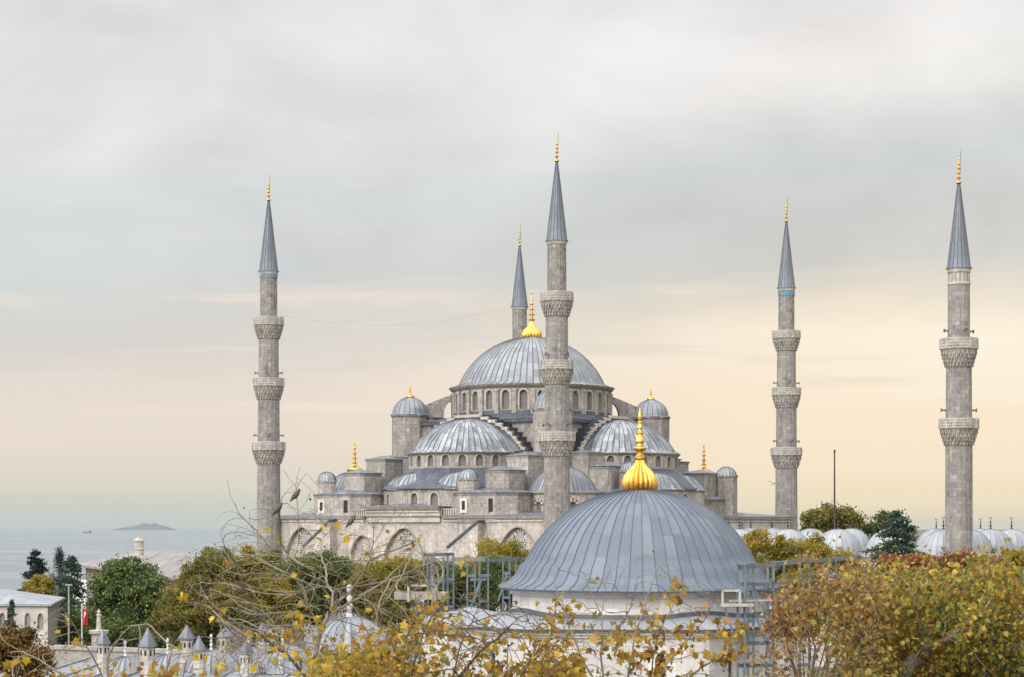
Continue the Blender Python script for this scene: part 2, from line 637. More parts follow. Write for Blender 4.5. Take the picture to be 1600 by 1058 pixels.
def mat_lead(name, dark, mid, light, su=1.0, sv=1.5, streak=0.6, line=0.10, seam=0.03, rough=0.5, lightfac=0.5, linecol=None):
    """weathered lead sheet: UV.x counts sheets, UV.y metres up the slope"""
    m, t, b = new_mat(name)
    tc = t.n('ShaderNodeTexCoord')
    uv, ob = tc.outputs['UV'], tc.outputs['Object']
    sp = t.n('ShaderNodeSeparateXYZ')
    t.L(uv, sp.inputs[0])
    u = t.math('MULTIPLY', sp.outputs[0], su)
    fu = t.math('FLOOR', u)
    v = t.math('DIVIDE', sp.outputs[1], sv)
    wn = t.n('ShaderNodeTexWhiteNoise', noise_dimensions='1D')
    t.L(fu, wn.inputs['W'])
    v2 = t.math('ADD', v, t.math('MULTIPLY', wn.outputs['Value'], 0.28))
    fv = t.math('FLOOR', v2)
    cb = t.n('ShaderNodeCombineXYZ')
    t.L(fu, cb.inputs[0]); t.L(fv, cb.inputs[1])
    wn2 = t.n('ShaderNodeTexWhiteNoise', noise_dimensions='2D')
    t.L(cb.outputs[0], wn2.inputs['Vector'])
    col = t.ramp(wn2.outputs['Value'], [(0.0, dark), (0.45, mid), (1.0, light)])
    col = t.mix(0.55, mid, col)
    cs = t.n('ShaderNodeCombineXYZ')
    t.L(t.math('MULTIPLY', u, 3.2), cs.inputs[0]); t.L(t.math('MULTIPLY', sp.outputs[1], 0.22), cs.inputs[1])
    stn = t.noise(cs.outputs[0], 1.0, 5, 0.65, 0.2)
    col = t.mix(t.mapr(stn, 0.50, 0.70, 0, streak, True), col, light)
    cs2 = t.n('ShaderNodeCombineXYZ')
    t.L(t.math('MULTIPLY', u, 2.3), cs2.inputs[0]); t.L(t.math('MULTIPLY', sp.outputs[1], 0.3), cs2.inputs[1])
    cs2.inputs[2].default_value = 4.4
    std = t.noise(cs2.outputs[0], 1.0, 5, 0.65, 0.2)
    col = t.mix(t.mapr(std, 0.52, 0.72, 0, streak, True), col, dark)
    blotch = t.noise(ob, 0.35, 6, 0.65, 0.3)
    col = t.mix(t.mapr(blotch, 0.35, 0.7, 0, 0.45, True), col, t.mix(0.5, col, dark))
    # dirt collected along rolls and laps
    fr = t.math('FRACT', u)
    ln = t.math('LESS_THAN', fr, line)
    fr2 = t.math('FRACT', v2)
    ln2 = t.math('LESS_THAN', fr2, seam)
    lc = linecol or tuple(c * 0.38 for c in dark)
    col = t.mix(t.math('MULTIPLY', ln, 0.75), col, lc)
    col = t.mix(t.math('MULTIPLY', ln2, 0.55), col, lc)
    t.L(col, b.inputs['Base Color'])
    b.inputs['Metallic'].default_value = 0.0
    b.inputs['Specular IOR Level'].default_value = 0.45
    rn = t.mapr(blotch, 0.3, 0.7, rough - 0.08, rough + 0.12)
    t.L(rn, b.inputs['Roughness'])
    bp = t.n('ShaderNodeBump')
    bp.inputs['Strength'].default_value = 0.35
    bp.inputs['Distance'].default_value = 0.05
    t.L(t.noise(ob, 1.6, 4, 0.6), bp.inputs['Height'])
    t.L(bp.outputs[0], b.inputs['Normal'])
    return m


def mat_plain(name, col, rough=0.6, metal=0.0, var=0.25, scale=3.0, col2=None, spec=0.4, bump=0.2):
    m, t, b = new_mat(name)
    tc = t.n('ShaderNodeTexCoord')
    nz = t.noise(tc.outputs['Object'], scale, 5, 0.65)
    c2 = col2 or tuple(c * (1 - var) for c in col)
    c = t.mix(t.mapr(nz, 0.35, 0.68, 0, 1, True), col, c2)
    t.L(c, b.inputs['Base Color'])
    b.inputs['Roughness'].default_value = rough
    b.inputs['Metallic'].default_value = metal
    b.inputs['Specular IOR Level'].default_value = spec
    if bump:
        bp = t.n('ShaderNodeBump')
        bp.inputs['Strength'].default_value = bump
        bp.inputs['Distance'].default_value = 0.03
        t.L(nz, bp.inputs['Height'])
        t.L(bp.outputs[0], b.inputs['Normal'])
    return m


def mat_lattice(name, stone=(0.20, 0.185, 0.165), hole=(0.02, 0.02, 0.023), w=0.3, h=0.26, mort=0.085):
    """pierced plaster grille: round holes in staggered rows"""
    m, t, b = new_mat(name)
    tc = t.n('ShaderNodeTexCoord')
    br = t.n('ShaderNodeTexBrick')
    br.offset = 0.5
    for k, v in (('Scale', 1.0), ('Brick Width', w), ('Row Height', h), ('Mortar Size', mort), ('Mortar Smooth', 0.15)):
        br.inputs[k].default_value = v
    br.inputs['Color1'].default_value = (*hole, 1)
    br.inputs['Color2'].default_value = (hole[0] * 1.8, hole[1] * 1.8, hole[2] * 1.8, 1)
    br.inputs['Mortar'].default_value = (*stone, 1)
    t.L(tc.outputs['UV'], br.inputs['Vector'])
    nz = t.noise(tc.outputs['Object'], 1.2, 4)
    t.L(t.mix(t.mapr(nz, 0.4, 0.7, 0, 0.5), br.outputs['Color'], (0.12, 0.11, 0.10)), b.inputs['Base Color'])
    b.inputs['Roughness'].default_value = 0.85
    return m


def mat_leaf(name, cols, scale=0.5, trans=0.35, rough=0.6, mixw=0.55):
    """one hue per leaf, drifting in patches through the crown"""
    m, t, b = new_mat(name)
    geo = t.n('ShaderNodeNewGeometry')
    tc = t.n('ShaderNodeTexCoord')
    nz = t.noise(tc.outputs['Object'], scale, 3, 0.6)
    k = t.math('ADD', t.math('MULTIPLY', geo.outputs['Random Per Island'], mixw), t.math('MULTIPLY', t.mapr(nz, 0.28, 0.72), 1 - mixw))
    n = len(cols)
    col = t.ramp(k, [(i / (n - 1) * 0.9 + 0.05, c) for i, c in enumerate(cols)])
    wn = t.n('ShaderNodeTexWhiteNoise', noise_dimensions='1D')
    t.L(t.math('MULTIPLY', geo.outputs['Random Per Island'], 77.7), wn.inputs['W'])
    hs = t.n('ShaderNodeHueSaturation')
    t.L(col, hs.inputs['Color'])
    t.L(t.mapr(wn.outputs['Value'], 0, 1, 0.6, 1.35), hs.inputs['Value'])
    t.L(hs.outputs[0], b.inputs['Base Color'])
    b.inputs['Roughness'].default_value = rough
    b.inputs['Specular IOR Level'].default_value = 0.25
    tr = t.n('ShaderNodeBsdfTranslucent')
    t.L(hs.outputs[0], tr.inputs['Color'])
    mx = t.n('ShaderNodeMixShader')
    mx.inputs[0].default_value = trans
    t.L(b.outputs[0], mx.inputs[1]); t.L(tr.outputs[0], mx.inputs[2])
    out = [x for x in t.nt.nodes if x.type == 'OUTPUT_MATERIAL'][0]
    t.L(mx.outputs[0], out.inputs['Surface'])
    return m


M = {}
M['stone'] = mat_stone('stone_warm', (0.57, 0.52, 0.462), (0.32, 0.295, 0.263), (0.21, 0.193, 0.172), stain=0.7, streak=0.55)
M['stone_dark'] = mat_stone('stone_weathered', (0.43, 0.397, 0.355), (0.23, 0.212, 0.19), (0.15, 0.138, 0.124), stain=0.85, streak=0.75)
M['stone_minaret'] = mat_stone('stone_minaret', (0.42, 0.392, 0.36), (0.215, 0.203, 0.187), (0.16, 0.151, 0.14), bw=1.15, bh=0.52, stain=0.65, streak=0.5)
M['stone_pale'] = mat_stone('stone_pale', (0.68, 0.615, 0.54), (0.46, 0.415, 0.365), (0.32, 0.29, 0.255), bw=1.3, bh=0.6, stain=0.55, streak=0.5)
M['stone_carved'] = mat_plain('stone_carved', (0.42, 0.39, 0.35), 0.9, 0, 0.4, 1.2, (0.27, 0.25, 0.222), 0.2, 0.4)
M['stone_corbel'] = mat_plain('stone_corbel', (0.36, 0.33, 0.292), 0.9, 0, 0.5, 1.6, (0.165, 0.15, 0.132), 0.2, 0.4)  # grimy stone, with shade under the balconies darkened into the colour
M['lead'] = mat_lead('lead_roof', (0.101, 0.112, 0.134), (0.168, 0.182, 0.206), (0.298, 0.312, 0.328))
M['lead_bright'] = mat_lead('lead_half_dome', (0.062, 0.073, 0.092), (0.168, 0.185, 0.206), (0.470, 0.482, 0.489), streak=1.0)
M['lead_main'] = mat_lead('lead_main_dome', (0.123, 0.135, 0.148), (0.201, 0.214, 0.226), (0.294, 0.306, 0.311), sv=1.3, streak=0.5, line=0.14)
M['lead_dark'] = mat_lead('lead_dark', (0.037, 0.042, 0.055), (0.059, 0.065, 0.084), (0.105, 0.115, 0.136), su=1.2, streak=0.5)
M['lead_flat'] = mat_lead('lead_flat_roof', (0.074, 0.081, 0.099), (0.124, 0.133, 0.155), (0.223, 0.232, 0.254), su=1.3, sv=2.0)
M['lead_spire'] = mat_lead('lead_spire', (0.098, 0.110, 0.133), (0.140, 0.156, 0.186), (0.183, 0.198, 0.228), sv=1.75, streak=0.3, line=0.08, seam=0.035)
M['lead_pale'] = mat_lead('lead_pale_dome', (0.19, 0.205, 0.22), (0.265, 0.28, 0.295), (0.34, 0.352, 0.362), sv=1.6, streak=0.5, line=0.05, linecol=(0.14, 0.155, 0.17))
M['gold'] = mat_plain('gilded_copper', (0.76, 0.49, 0.115), 0.38, 1.0, 0.3, 3.5, (0.52, 0.31, 0.07), 0.5, 0.25)
M['lattice'] = mat_lattice('window_grille')
M['lattice_big'] = mat_lattice('window_grille_large', (0.42, 0.40, 0.37), (0.045, 0.05, 0.055), 0.42, 0.36, 0.10)
M['dark'] = mat_plain('dark_opening', (0.02, 0.02, 0.022), 0.8, 0, 0.3, 2)
M['red_stone'] = mat_plain('red_stone', (0.20, 0.095, 0.075), 0.9, 0, 0.3, 4)
M['white_stone'] = mat_plain('white_stone', (0.55, 0.52, 0.47), 0.9, 0, 0.2, 4)
M['tile_blue'] = mat_plain('blue_tile', (0.07, 0.27, 0.38), 0.35, 0, 0.4, 6)
M['iron'] = mat_plain('dark_iron', (0.06, 0.06, 0.065), 0.5, 0.6, 0.3, 5)
M['speaker'] = mat_plain('speaker_paint', (0.12, 0.12, 0.125), 0.5, 0, 0.3, 5)

# ------------------------------------------------------------------ the mosque
O = Vector((3.2, 306.5, 0.0))
TU = radians(143.6)
EU = Vector((cos(TU), sin(TU), 0)); EV = Vector((cos(TU - pi / 2), sin(TU - pi / 2), 0))
Z0 = CAMZ     # heights below are given above eye level


def W(a, b, z=0.0):
    p = O + EU * a + EV * b
    return Vector((p.x, p.y, Z0 + z))


def fp(pts):
    """footprint in mosque coordinates -> world, forced counter-clockwise"""
    q = [W(a, b) for a, b in pts]
    area = sum(q[i].x * q[(i + 1) % len(q)].y - q[(i + 1) % len(q)].x * q[i].y for i in range(len(q)))
    return [(p.x, p.y) for p in (q if area > 0 else q[::-1])]


def rect(a0, a1, b0, b1):
    return fp([(a0, b0), (a1, b0), (a1, b1), (a0, b1)])


def octo(a, b, r, n=8, rot=None):
    c = W(a, b)
    rot = TU + pi / n if rot is None else rot
    return [(c.x + r * cos(rot + 2 * pi * i / n), c.y + r * sin(rot + 2 * pi * i / n)) for i in range(n)]


def grow(pts, d):
    n = len(pts)
    cx = sum(p[0] for p in pts) / n; cy = sum(p[1] for p in pts) / n
    out = []
    for x, y in pts:
        l = math.hypot(x - cx, y - cy)
        out.append((cx + (x - cx) * (l + d) / l, cy + (y - cy) * (l + d) / l))
    return out


mosque = thing('mosque', (O.x, O.y, 0), 'great grey stone mosque with cascading lead domes in the middle', 'mosque')


def finial_profile(z0, h, r, bulb=0.35, balls=4):
    """gilded alem: fluted bulb, stem with shrinking balls"""
    p = []
    hb = h * bulb
    for t, k in ((0, 0.90), (0.12, 0.98), (0.28, 1.0), (0.44, 0.92), (0.58, 0.75), (0.72, 0.50), (0.86, 0.30), (1.0, 0.19)):
        p.append((r * k, z0 + hb * t))
    z = z0 + hb
    hs = h - hb
    sizes = [0.30, 0.26, 0.22, 0.17][:balls]
    seg = hs / (balls + 1.2)
    rs = r * (0.16 if bulb > 0.15 else 0.34)
    for i, s in enumerate(sizes):
        br = r * s * (1.25 if bulb > 0.15 else 3.0)
        p += [(rs, z + seg * 0.25), (br * 0.7, z + seg * 0.36), (br, z + seg * 0.5), (br * 0.7, z + seg * 0.64), (rs * 0.85, z + seg * 0.78)]
        rs *= 0.85
        z += seg
    p += [(rs, z + seg * 0.3), (rs * 0.9, z + seg * 0.7), (0.005, z0 + h)]
    return p


def finial(x, y, z0, h, r, parent, bulb=0.35, balls=4, n=12, flutes=0, crescent=True, mat=None, name='finial'):
    mb = MB()
    prof = finial_profile(z0, h * (0.93 if crescent else 1.0), r, bulb, balls)
    if flutes:
        nb = 8
        n2 = flutes * 4
        rows = []
        for k in range(nb):
            rr, z = prof[k]
            row = []
            for i in range(n2):
                a = 2 * pi * i / n2
                s = 1 + 0.10 * (abs(cos(a * flutes / 2)) - 0.6) * (1.0 if k < nb - 1 else 0.3)
                row.append(mb.vert((x + rr * s * cos(a), y + rr * s * sin(a), z)))
            rows.append(row)
        for k in range(nb - 1):
            for i in range(n2):
                j = (i + 1) % n2
                mb.face((rows[k][i], rows[k][j], rows[k + 1][j], rows[k + 1][i]))
        mb.lathe((x, y), prof[nb - 1:], n)
    else:
        mb.lathe((x, y), prof, n)
    if crescent:
        zc = z0 + h * 0.97; R = max(h * 0.035, 0.10)
        pts = [(x + R * sin(a), y, zc + R * 0.2 - R * cos(a)) for a in [radians(d) for d in range(-145, 146, 29)]]
        rad = [R * 0.12 + R * 0.24 * (1 - abs(i - 5) / 5) for i in range(len(pts))]
        mb.tube(pts, rad, 6)
    return mb.build(name, mat or M['gold'], parent)


# --- main dome and its drum
def cyl(c, R):
    return lambda s, z, d: ((c.x + (R - d) * cos(s / R)), (c.y + (R - d) * sin(s / R)), Z0 + z)


NB = 28
RD = 12.7
c0 = W(0, 0)
mb = MB()
ops = []
circ = 2 * pi * RD
for i in range(NB):
    ops.append((circ * (i + 0.5) / NB, 1.25, 18.25, 20.6, 'round'))
panes = arched_wall(mb, cyl(c0, RD), 0, circ, 17.3, 21.9, ops, 0.45, 2, 8, 0.30)
# buttress piers between the windows
for i in range(NB):
    a = 2 * pi * i / NB
    rr = RD + 0.16
    mb.box((c0.x + rr * cos(a), c0.y + rr * sin(a), Z0 + 19.5), (0.42, 0.72, 3.9), a)
    mb.box((c0.x + (rr + .04) * cos(a), c0.y + (rr + .04) * sin(a), Z0 + 21.2), (0.52, 0.85, 0.35), a)
mb.lathe(c0, [(RD, Z0 + 21.6), (RD + 0.35, Z0 + 21.75), (RD + 0.62, Z0 + 22.05), (RD + 0.62, Z0 + 22.2), (RD - 0.5, Z0 + 22.24)], 84)
drum = mb.build('main_drum', [M['stone'], M['stone_pale']], mosque)
for pm in panes:
    pm.build('window', M['lattice'], drum)
mb = MB()
mb.ribbed(c0, [(p[0], Z0 + p[1]) for p in [(13.45, 22.18), (12.75, 22.40), (12.2, 22.62)] + cap_profile(11.85, 7.9, 22.75, 16)], 72, 0.15, 0.07)
main_dome = mb.build('main_dome', M['lead_main'], mosque)
finial(c0.x, c0.y, Z0 + 30.3, 7.8, 1.62, main_dome, 0.38, 4, 14, 18)

# --- square base below the drum, lead skirts
mb = MB()
mb.prism(rect(-14.4, 14.4, -14.4, 14.4), Z0 + 2, Z0 + 16.2)
mb.build('dome_base', M['stone_dark'], mosque)
mb = MB()
sq = rect(-14.9, 14.9, -14.9, 14.9)
n = 48
ring = []
for i in range(n):
    a = 2 * pi * i / n
    ring.append((c0.x + 13.0 * cos(a), c0.y + 13.0 * sin(a)))
mb.prism(sq, Z0 + 16.0, Z0 + 16.45, True, True)
outer = []
for i in range(n):
    a = 2 * pi * i / n - TU
    s = 14.85 / max(abs(cos(a)), abs(sin(a)))
    outer.append((c0.x + s * cos(a + TU), c0.y + s * sin(a + TU)))
for i in range(n):
    j = (i + 1) % n
    mb.quad((*outer[i], Z0 + 16.5), (*outer[j], Z0 + 16.5), (*ring[j], Z0 + 17.45), (*ring[i], Z0 + 17.45))
mb.lathe(c0, [(13.02, Z0 + 17.4), (12.98, Z0 + 18.05), (12.66, Z0 + 18.1)], 56)
mb.build('base_roof', M['lead_dark'], mosque)

# --- weight towers at the four corners
for (sa, sb) in ((-1, -1), (1, -1), (-1, 1), (1, 1)):
    a, b = sa * 14.0, sb * 14.0
    c = W(a, b)
    mb = MB()
    o8 = octo(a, b, 3.05)
    mb.prism(o8, Z0 + 2.0, Z0 + 17.55)
    mb.prism(octo(a, b, 3.25), Z0 + 17.55, Z0 + 17.8, True, True)
    mb.box((*W(a - sa * 2.6, b - sb * 2.6).xy, Z0 + 13.0), (3.4, 3.4, 8.6), TU)
    tw = mb.build('weight_tower', M['stone_dark'] if (sa, sb) != (-1, -1) else M['stone'], mosque)
    mb = MB()
    mb.ribbed(c, [(p[0], Z0 + p[1]) for p in cap_profile(2.85, 2.75, 17.95, 9, flare=0.35)], 20, 0.10, 0.05)
    dm = mb.build('tower_dome', M['lead'], tw)
    if (sa, sb) != (-1, -1):
        finial(c.x, c.y, Z0 + 20.6, 2.2, 0.66, tw, 0.34, 2, 10, 0, False)
    # flying buttress from tower to drum
    d = Vector((sa * EU.x + sb * EV.x, sa * EU.y + sb * EV.y, 0)).normalized()
    s = Vector((-d.y, d.x, 0))
    prof = [(12.6, 17.4), (12.75, 20.6), (13.0, 21.15), (17.3, 19.6), (17.3, 17.2), (15.6, 17.2)]
    arc = [(15.6, 17.2), (15.55, 18.2), (15.2, 18.95), (14.6, 19.5), (13.9, 19.75), (13.45, 19.75), (13.45, 17.3)]
    top = [(12.7, 21.2), (13.2, 21.05), (13.6, 20.95), (14.0, 20.82), (14.3, 20.72), (14.4, 20.68)]
    mb = MB()
    def fpt(q, k):
        p = O + d * q[0] + s * (0.55 * k)
        return (p.x, p.y, Z0 + q[1])
    low = [(12.7, 20.0), (13.2, 20.0), (13.6, 19.85), (14.0, 19.4), (14.3, 18.7), (14.4, 17.6)]
    for i in range(5):
        for k in (-1, 1):
            q = [fpt(low[i], k), fpt(low[i + 1], k), fpt(top[i + 1], k), fpt(top[i], k)]
            mb.quad(*(q if k < 0 else q[::-1]))
        mb.quad(fpt(top[i], -1), fpt(top[i + 1], -1), fpt(top[i + 1], 1), fpt(top[i], 1))
        mb.quad(fpt(low[i], 1), fpt(low[i + 1], 1), fpt(low[i + 1], -1), fpt(low[i], -1))
    pier = [(14.4, 16.4), (17.4, 16.4), (17.4, 19.45), (14.4, 20.68)]
    for k in (-1, 1):
        q = [fpt(p_, k) for p_ in pier]
        mb.quad(*(q if k < 0 else q[::-1]))
    for i in range(4):
        j = (i + 1) % 4
        mb.quad(fpt(pier[i], -1), fpt(pier[i], 1), fpt(pier[j], 1), fpt(pier[j], -1))
    pier = [(12.6, 17.4), (13.1, 17.4), (13.1, 19.8), (12.6, 19.8)]
    for k in (-1, 1):
        q = [fpt(p_, k) for p_ in pier]
        mb.quad(*(q if k < 0 else q[::-1]))
    mb.quad(fpt(pier[1], -1), fpt(pier[1], 1), fpt(pier[2], 1), fpt(pier[2], -1))
    mb.build('flying_buttress', M['stone_dark'], mosque)
    # lead ledge that links tower and drum roof
    mb = MB()
    e = W(a - sa * 2.6, b - sb * 2.6)
    mb.pyramid([(e.x + 2.75 * cos(TU + pi / 4 + k * pi / 2), e.y + 2.75 * sin(TU + pi / 4 + k * pi / 2)) for k in range(4)], Z0 + 17.32, Z0 + 17.7, None, 0.12)
    mb.build('tower_ledge', M['lead_dark'], mosque)

# --- the four half domes; local frames: n outward, t sideways
SIDES = {'ne': (-EV, -EU), 'nw': (-EU, EV), 'sw': (EV, EU), 'se': (EU, -EV)}


def side_pt(side, out, along, z):
    n_, t_ = SIDES[side]
    p = O + n_ * out + t_ * along
    return Vector((p.x, p.y, Z0 + z))


for side in ('ne', 'nw', 'sw', 'se'):
    nv, tv = SIDES[side]
    ang = atan2(nv.y, nv.x)
    C = O + nv * 17.0
    full = side in ('ne', 'nw')
    # arch wall with stepped back
    mb = MB()
    steps = [(0, 17.15), (2.6, 17.15), (2.6, 16.75), (4.0, 16.75), (4.0, 16.25), (5.4, 16.25), (5.4, 15.7), (6.6, 15.7), (6.6, 15.05), (7.7, 15.05), (7.7, 14.35),
             (8.6, 14.35), (8.6, 13.6), (9.4, 13.6), (9.4, 12.8), (10.2, 12.8), (10.2, 11.95), (11.0, 11.95)]
    mbc = MB()
    for sgn in (-1, 1):
        for i in range(0, len(steps) - 1, 2):
            (x0, z), (x1, _) = steps[i], steps[i + 1]
            w = x1 - x0
            nx = steps[i + 3][1] if i + 3 < len(steps) else 11.2
            p0 = [side_pt(side, 14.3, sgn * x0, 0), side_pt(side, 14.3, sgn * x1, 0), side_pt(side, 17.0, sgn * x1, 0), side_pt(side, 17.0, sgn * x0, 0)]
            q = [(p.x, p.y) for p in p0]
            area = sum(q[k][0] * q[(k + 1) % 4][1] - q[(k + 1) % 4][0] * q[k][1] for k in range(4))
            if area < 0: q = q[::-1]
            mb.prism(q, Z0 + 8.0, Z0 + z - 0.12)
            p1 = [side_pt(side, 14.2, sgn * x0, 0), side_pt(side, 14.2, sgn * (x1 + .06), 0), side_pt(side, 16.55, sgn * (x1 + .06), 0), side_pt(side, 16.55, sgn * x0, 0)]
            q = [(p.x, p.y) for p in p1]
            if sum(q[k][0] * q[(k + 1) % 4][1] - q[(k + 1) % 4][0] * q[k][1] for k in range(4)) < 0: q = q[::-1]
            mbc.prism(q, Z0 + z - 0.1, Z0 + z + 0.06, True, True)
            # lead faced riser behind the pale coping
            p2 = [side_pt(side, 14.35, sgn * (x1 + .008), nx - 0.1), side_pt(side, 16.5, sgn * (x1 + .008), nx - 0.1), side_pt(side, 16.5, sgn * (x1 + .008), z - 0.1), side_pt(side, 14.35, sgn * (x1 + .008), z - 0.1)]
            mbc.quad(*p2)
    mcp = MB()
    for sgn in (-1, 1):
        for i in range(0, len(steps) - 1, 2):
            (x0, z), (x1, _) = steps[i], steps[i + 1]
            nx = steps[i + 3][1] if i + 3 < len(steps) else 11.4
            for (xa, xb, za_, zb_) in ((x0, x1, z - 0.34, z + 0.10), (x1 - 0.34, x1 + .02, nx + 0.1, z - 0.342)):
                if zb_ - za_ < .05: continue
                q4 = [side_pt(side, o_, sgn * l_, 0) for o_, l_ in ((16.62, xa), (16.62, xb), (17.12, xb), (17.12, xa))]
                q4 = [(v_.x, v_.y) for v_ in q4]
                if sum(q4[k][0] * q4[(k + 1) % 4][1] - q4[(k + 1) % 4][0] * q4[k][1] for k in range(4)) < 0: q4 = q4[::-1]
                mcp.prism(q4, Z0 + za_, Z0 + zb_, True, True)
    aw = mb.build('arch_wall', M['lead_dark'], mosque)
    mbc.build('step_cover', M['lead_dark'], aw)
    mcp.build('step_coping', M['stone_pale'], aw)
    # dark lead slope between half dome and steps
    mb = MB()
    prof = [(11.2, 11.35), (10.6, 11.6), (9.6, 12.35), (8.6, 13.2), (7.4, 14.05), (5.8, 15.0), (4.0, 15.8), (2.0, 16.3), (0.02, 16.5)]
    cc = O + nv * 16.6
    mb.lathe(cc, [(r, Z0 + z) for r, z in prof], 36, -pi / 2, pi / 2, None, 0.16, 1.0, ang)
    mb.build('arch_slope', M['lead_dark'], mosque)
    # the half dome
    mb = MB()
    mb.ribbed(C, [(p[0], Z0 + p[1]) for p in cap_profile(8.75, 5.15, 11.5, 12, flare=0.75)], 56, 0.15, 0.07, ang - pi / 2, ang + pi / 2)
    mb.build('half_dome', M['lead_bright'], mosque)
    # its drum
    R = 9.1
    mb = MB()
    half = pi / 2 * R
    ops = []
    if full:
        for i in range(11):
            ops.append((ang * R - half + 2 * half * (i + 0.5) / 11, 1.15, 9.05, 10.15, 'round'))
    f = cyl(C, R)
    if full:
        panes = arched_wall(mb, f, ang * R - half, ang * R + half, 7.6, 11.0, ops, 0.4, 2, 8, 0.26)
    else:
        mb.lathe(C, [(R, Z0 + 7.6), (R, Z0 + 11.0)], 30, ang - pi / 2, ang + pi / 2); panes = []
    mb.lathe(C, [(R, Z0 + 10.75), (R + 0.25, Z0 + 10.9), (R + 0.45, Z0 + 11.12), (R + 0.45, Z0 + 11.22), (R - .4, Z0 + 11.26)], 40, ang - pi / 2, ang + pi / 2)
    hd = mb.build('half_dome_drum', [M['stone'], M['stone_pale']], mosque)
    for pm in panes:
        pm.build('window', M['lattice'], hd)
    # lower ring: lead slope, wall with windows, exedra domes
    R2 = 13.0 if side != 'nw' else 12.0
    mb = MB()
    mb.lathe(C, [(R2 + 0.45, Z0 + 5.55), (R2 + 0.4, Z0 + 5.75), (11.2, Z0 + 6.7), (R + 0.05, Z0 + 8.75), (R - .1, Z0 + 8.8)], 44, ang - radians(84), ang + radians(84), 60)
    mb.build('lower_roof', M['lead_dark'], mosque)
    mb = MB()
    hs = radians(84) * R2
    ops = []
    if full:
        for i in range(11):
            ops.append((ang * R2 - hs + 2 * hs * (i + 0.5) / 11, 1.25, 3.0, 4.3, 'round'))
        panes = arched_wall(mb, cyl(C, R2), ang * R2 - hs, ang * R2 + hs, 1.5, 5.6, ops, 0.4, 2, 8, 0.25)
    else:
        mb.lathe(C, [(R2, Z0 + 1.5), (R2, Z0 + 5.6)], 30, ang - radians(84), ang + radians(84)); panes = []
    lw = mb.build('lower_wall', [M['stone'], M['stone_pale']], mosque)
    for pm in panes:
        pm.build('window', M['lattice'], lw)
    if full:
        for da in ((-22, 30, -66) if side == 'ne' else (33, -20, 80)):
            ca = ang + radians(da)
            e = C + Vector((cos(ca), sin(ca), 0)) * 9.2
            mb = MB()
            mb.ribbed(e, [(p[0], Z0 + p[1]) for p in cap_profile(3.95, 2.45, 5.72, 9, flare=0.5)], 30, 0.13, 0.06)
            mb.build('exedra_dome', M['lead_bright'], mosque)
            mb = MB()
            mb.lathe(e, [(4.1, Z0 + 1.5), (4.1, Z0 + 5.2), (4.42, Z0 + 5.5), (4.42, Z0 + 5.58)], 28)
            mb.build('exedra_wall', M['stone'], mosque)


# --- buttress piers that step down towards the facades
def sfp(side, o0, o1, l0, l1, ch=0.0):
    if ch:
        pts = [(o0, l0), (o1 - ch, l0), (o1, l0 + ch), (o1, l1 - ch), (o1 - ch, l1), (o0, l1)]
    else:
        pts = [(o0, l0), (o1, l0), (o1, l1), (o0, l1)]
    q = [side_pt(side, o, l, 0) for o, l in pts]
    q = [(p.x, p.y) for p in q]
    if sum(q[k][0] * q[(k + 1) % len(q)][1] - q[(k + 1) % len(q)][0] * q[k][1] for k in range(len(q))) < 0:
        q = q[::-1]
    return q


def pier(side, l, blocks, turret, low=None, tmat='stone'):
    mb = MB(); rf = MB()
    for (o, along, wo, wl, ztop, ch, rise) in blocks:
        q = sfp(side, o - wo / 2, o + wo / 2, l + along - wl / 2, l + along + wl / 2, ch)
        mb.prism(q, Z0 + 0.5, Z0 + ztop)
        mb.prism(grow(q, 0.12), Z0 + ztop - 0.28, Z0 + ztop - 0.02, True, True)
        rf.pyramid(grow(q, 0.34), Z0 + ztop + 0.1, Z0 + ztop + rise, None, 0.11)
    pr = mb.build('buttress_pier', M[tmat], mosque)
    rf.build('pier_roof', M['lead_flat'], pr)
    if turret:
        (o, along, r, zb, ze, rise) = turret
        c = side_pt(side, o, l + along, 0)
        mb = MB()
        ro = atan2(EU.y, EU.x) + pi / 8
        o8 = [(c.x + r * cos(ro + k * pi / 4), c.y + r * sin(ro + k * pi / 4)) for k in range(8)]
        mb.prism(o8, Z0 + zb, Z0 + ze)
        mb.prism(grow(o8, 0.14), Z0 + ze - 0.22, Z0 + ze, True, True)
        tr = mb.build('stair_turret', M[tmat], mosque)
        mb = MB()
        mb.ribbed(c, [(p[0], Z0 + p[1]) for p in cap_profile(r * 0.93, rise, ze + 0.12, 8, flare=0.22)], 18, 0.10, 0.07)
        mb.build('turret_dome', M['lead_bright'], tr)
    return pr


def dark_window(side, o, l, z0, z1, w, frame=True):
    """small framed opening on a wall that faces `side`"""
    mb = MB()
    nv, tv = SIDES[side]
    c = side_pt(side, o, l, (z0 + z1) / 2)
    rz = atan2(tv.y, tv.x)
    if frame:
        for dx_, dz_, sx_, sz_ in ((-(w / 2 + .17), 0, .34, z1 - z0 + .9), (w / 2 + .17, 0, .34, z1 - z0 + .9), (0, (z1 - z0) / 2 + .22, w, .44), (0, -(z1 - z0) / 2 - .2, w, .40)):
            mb.box((c.x + tv.x * dx_, c.y + tv.y * dx_, c.z + dz_), (sx_, 0.16, sz_), rz)
    mb.mi = 1
    mb.box((c.x, c.y, c.z), (w, 0.06, z1 - z0), rz)
    mb.build('small_window', [M['white_stone'], M['dark']], mosque)


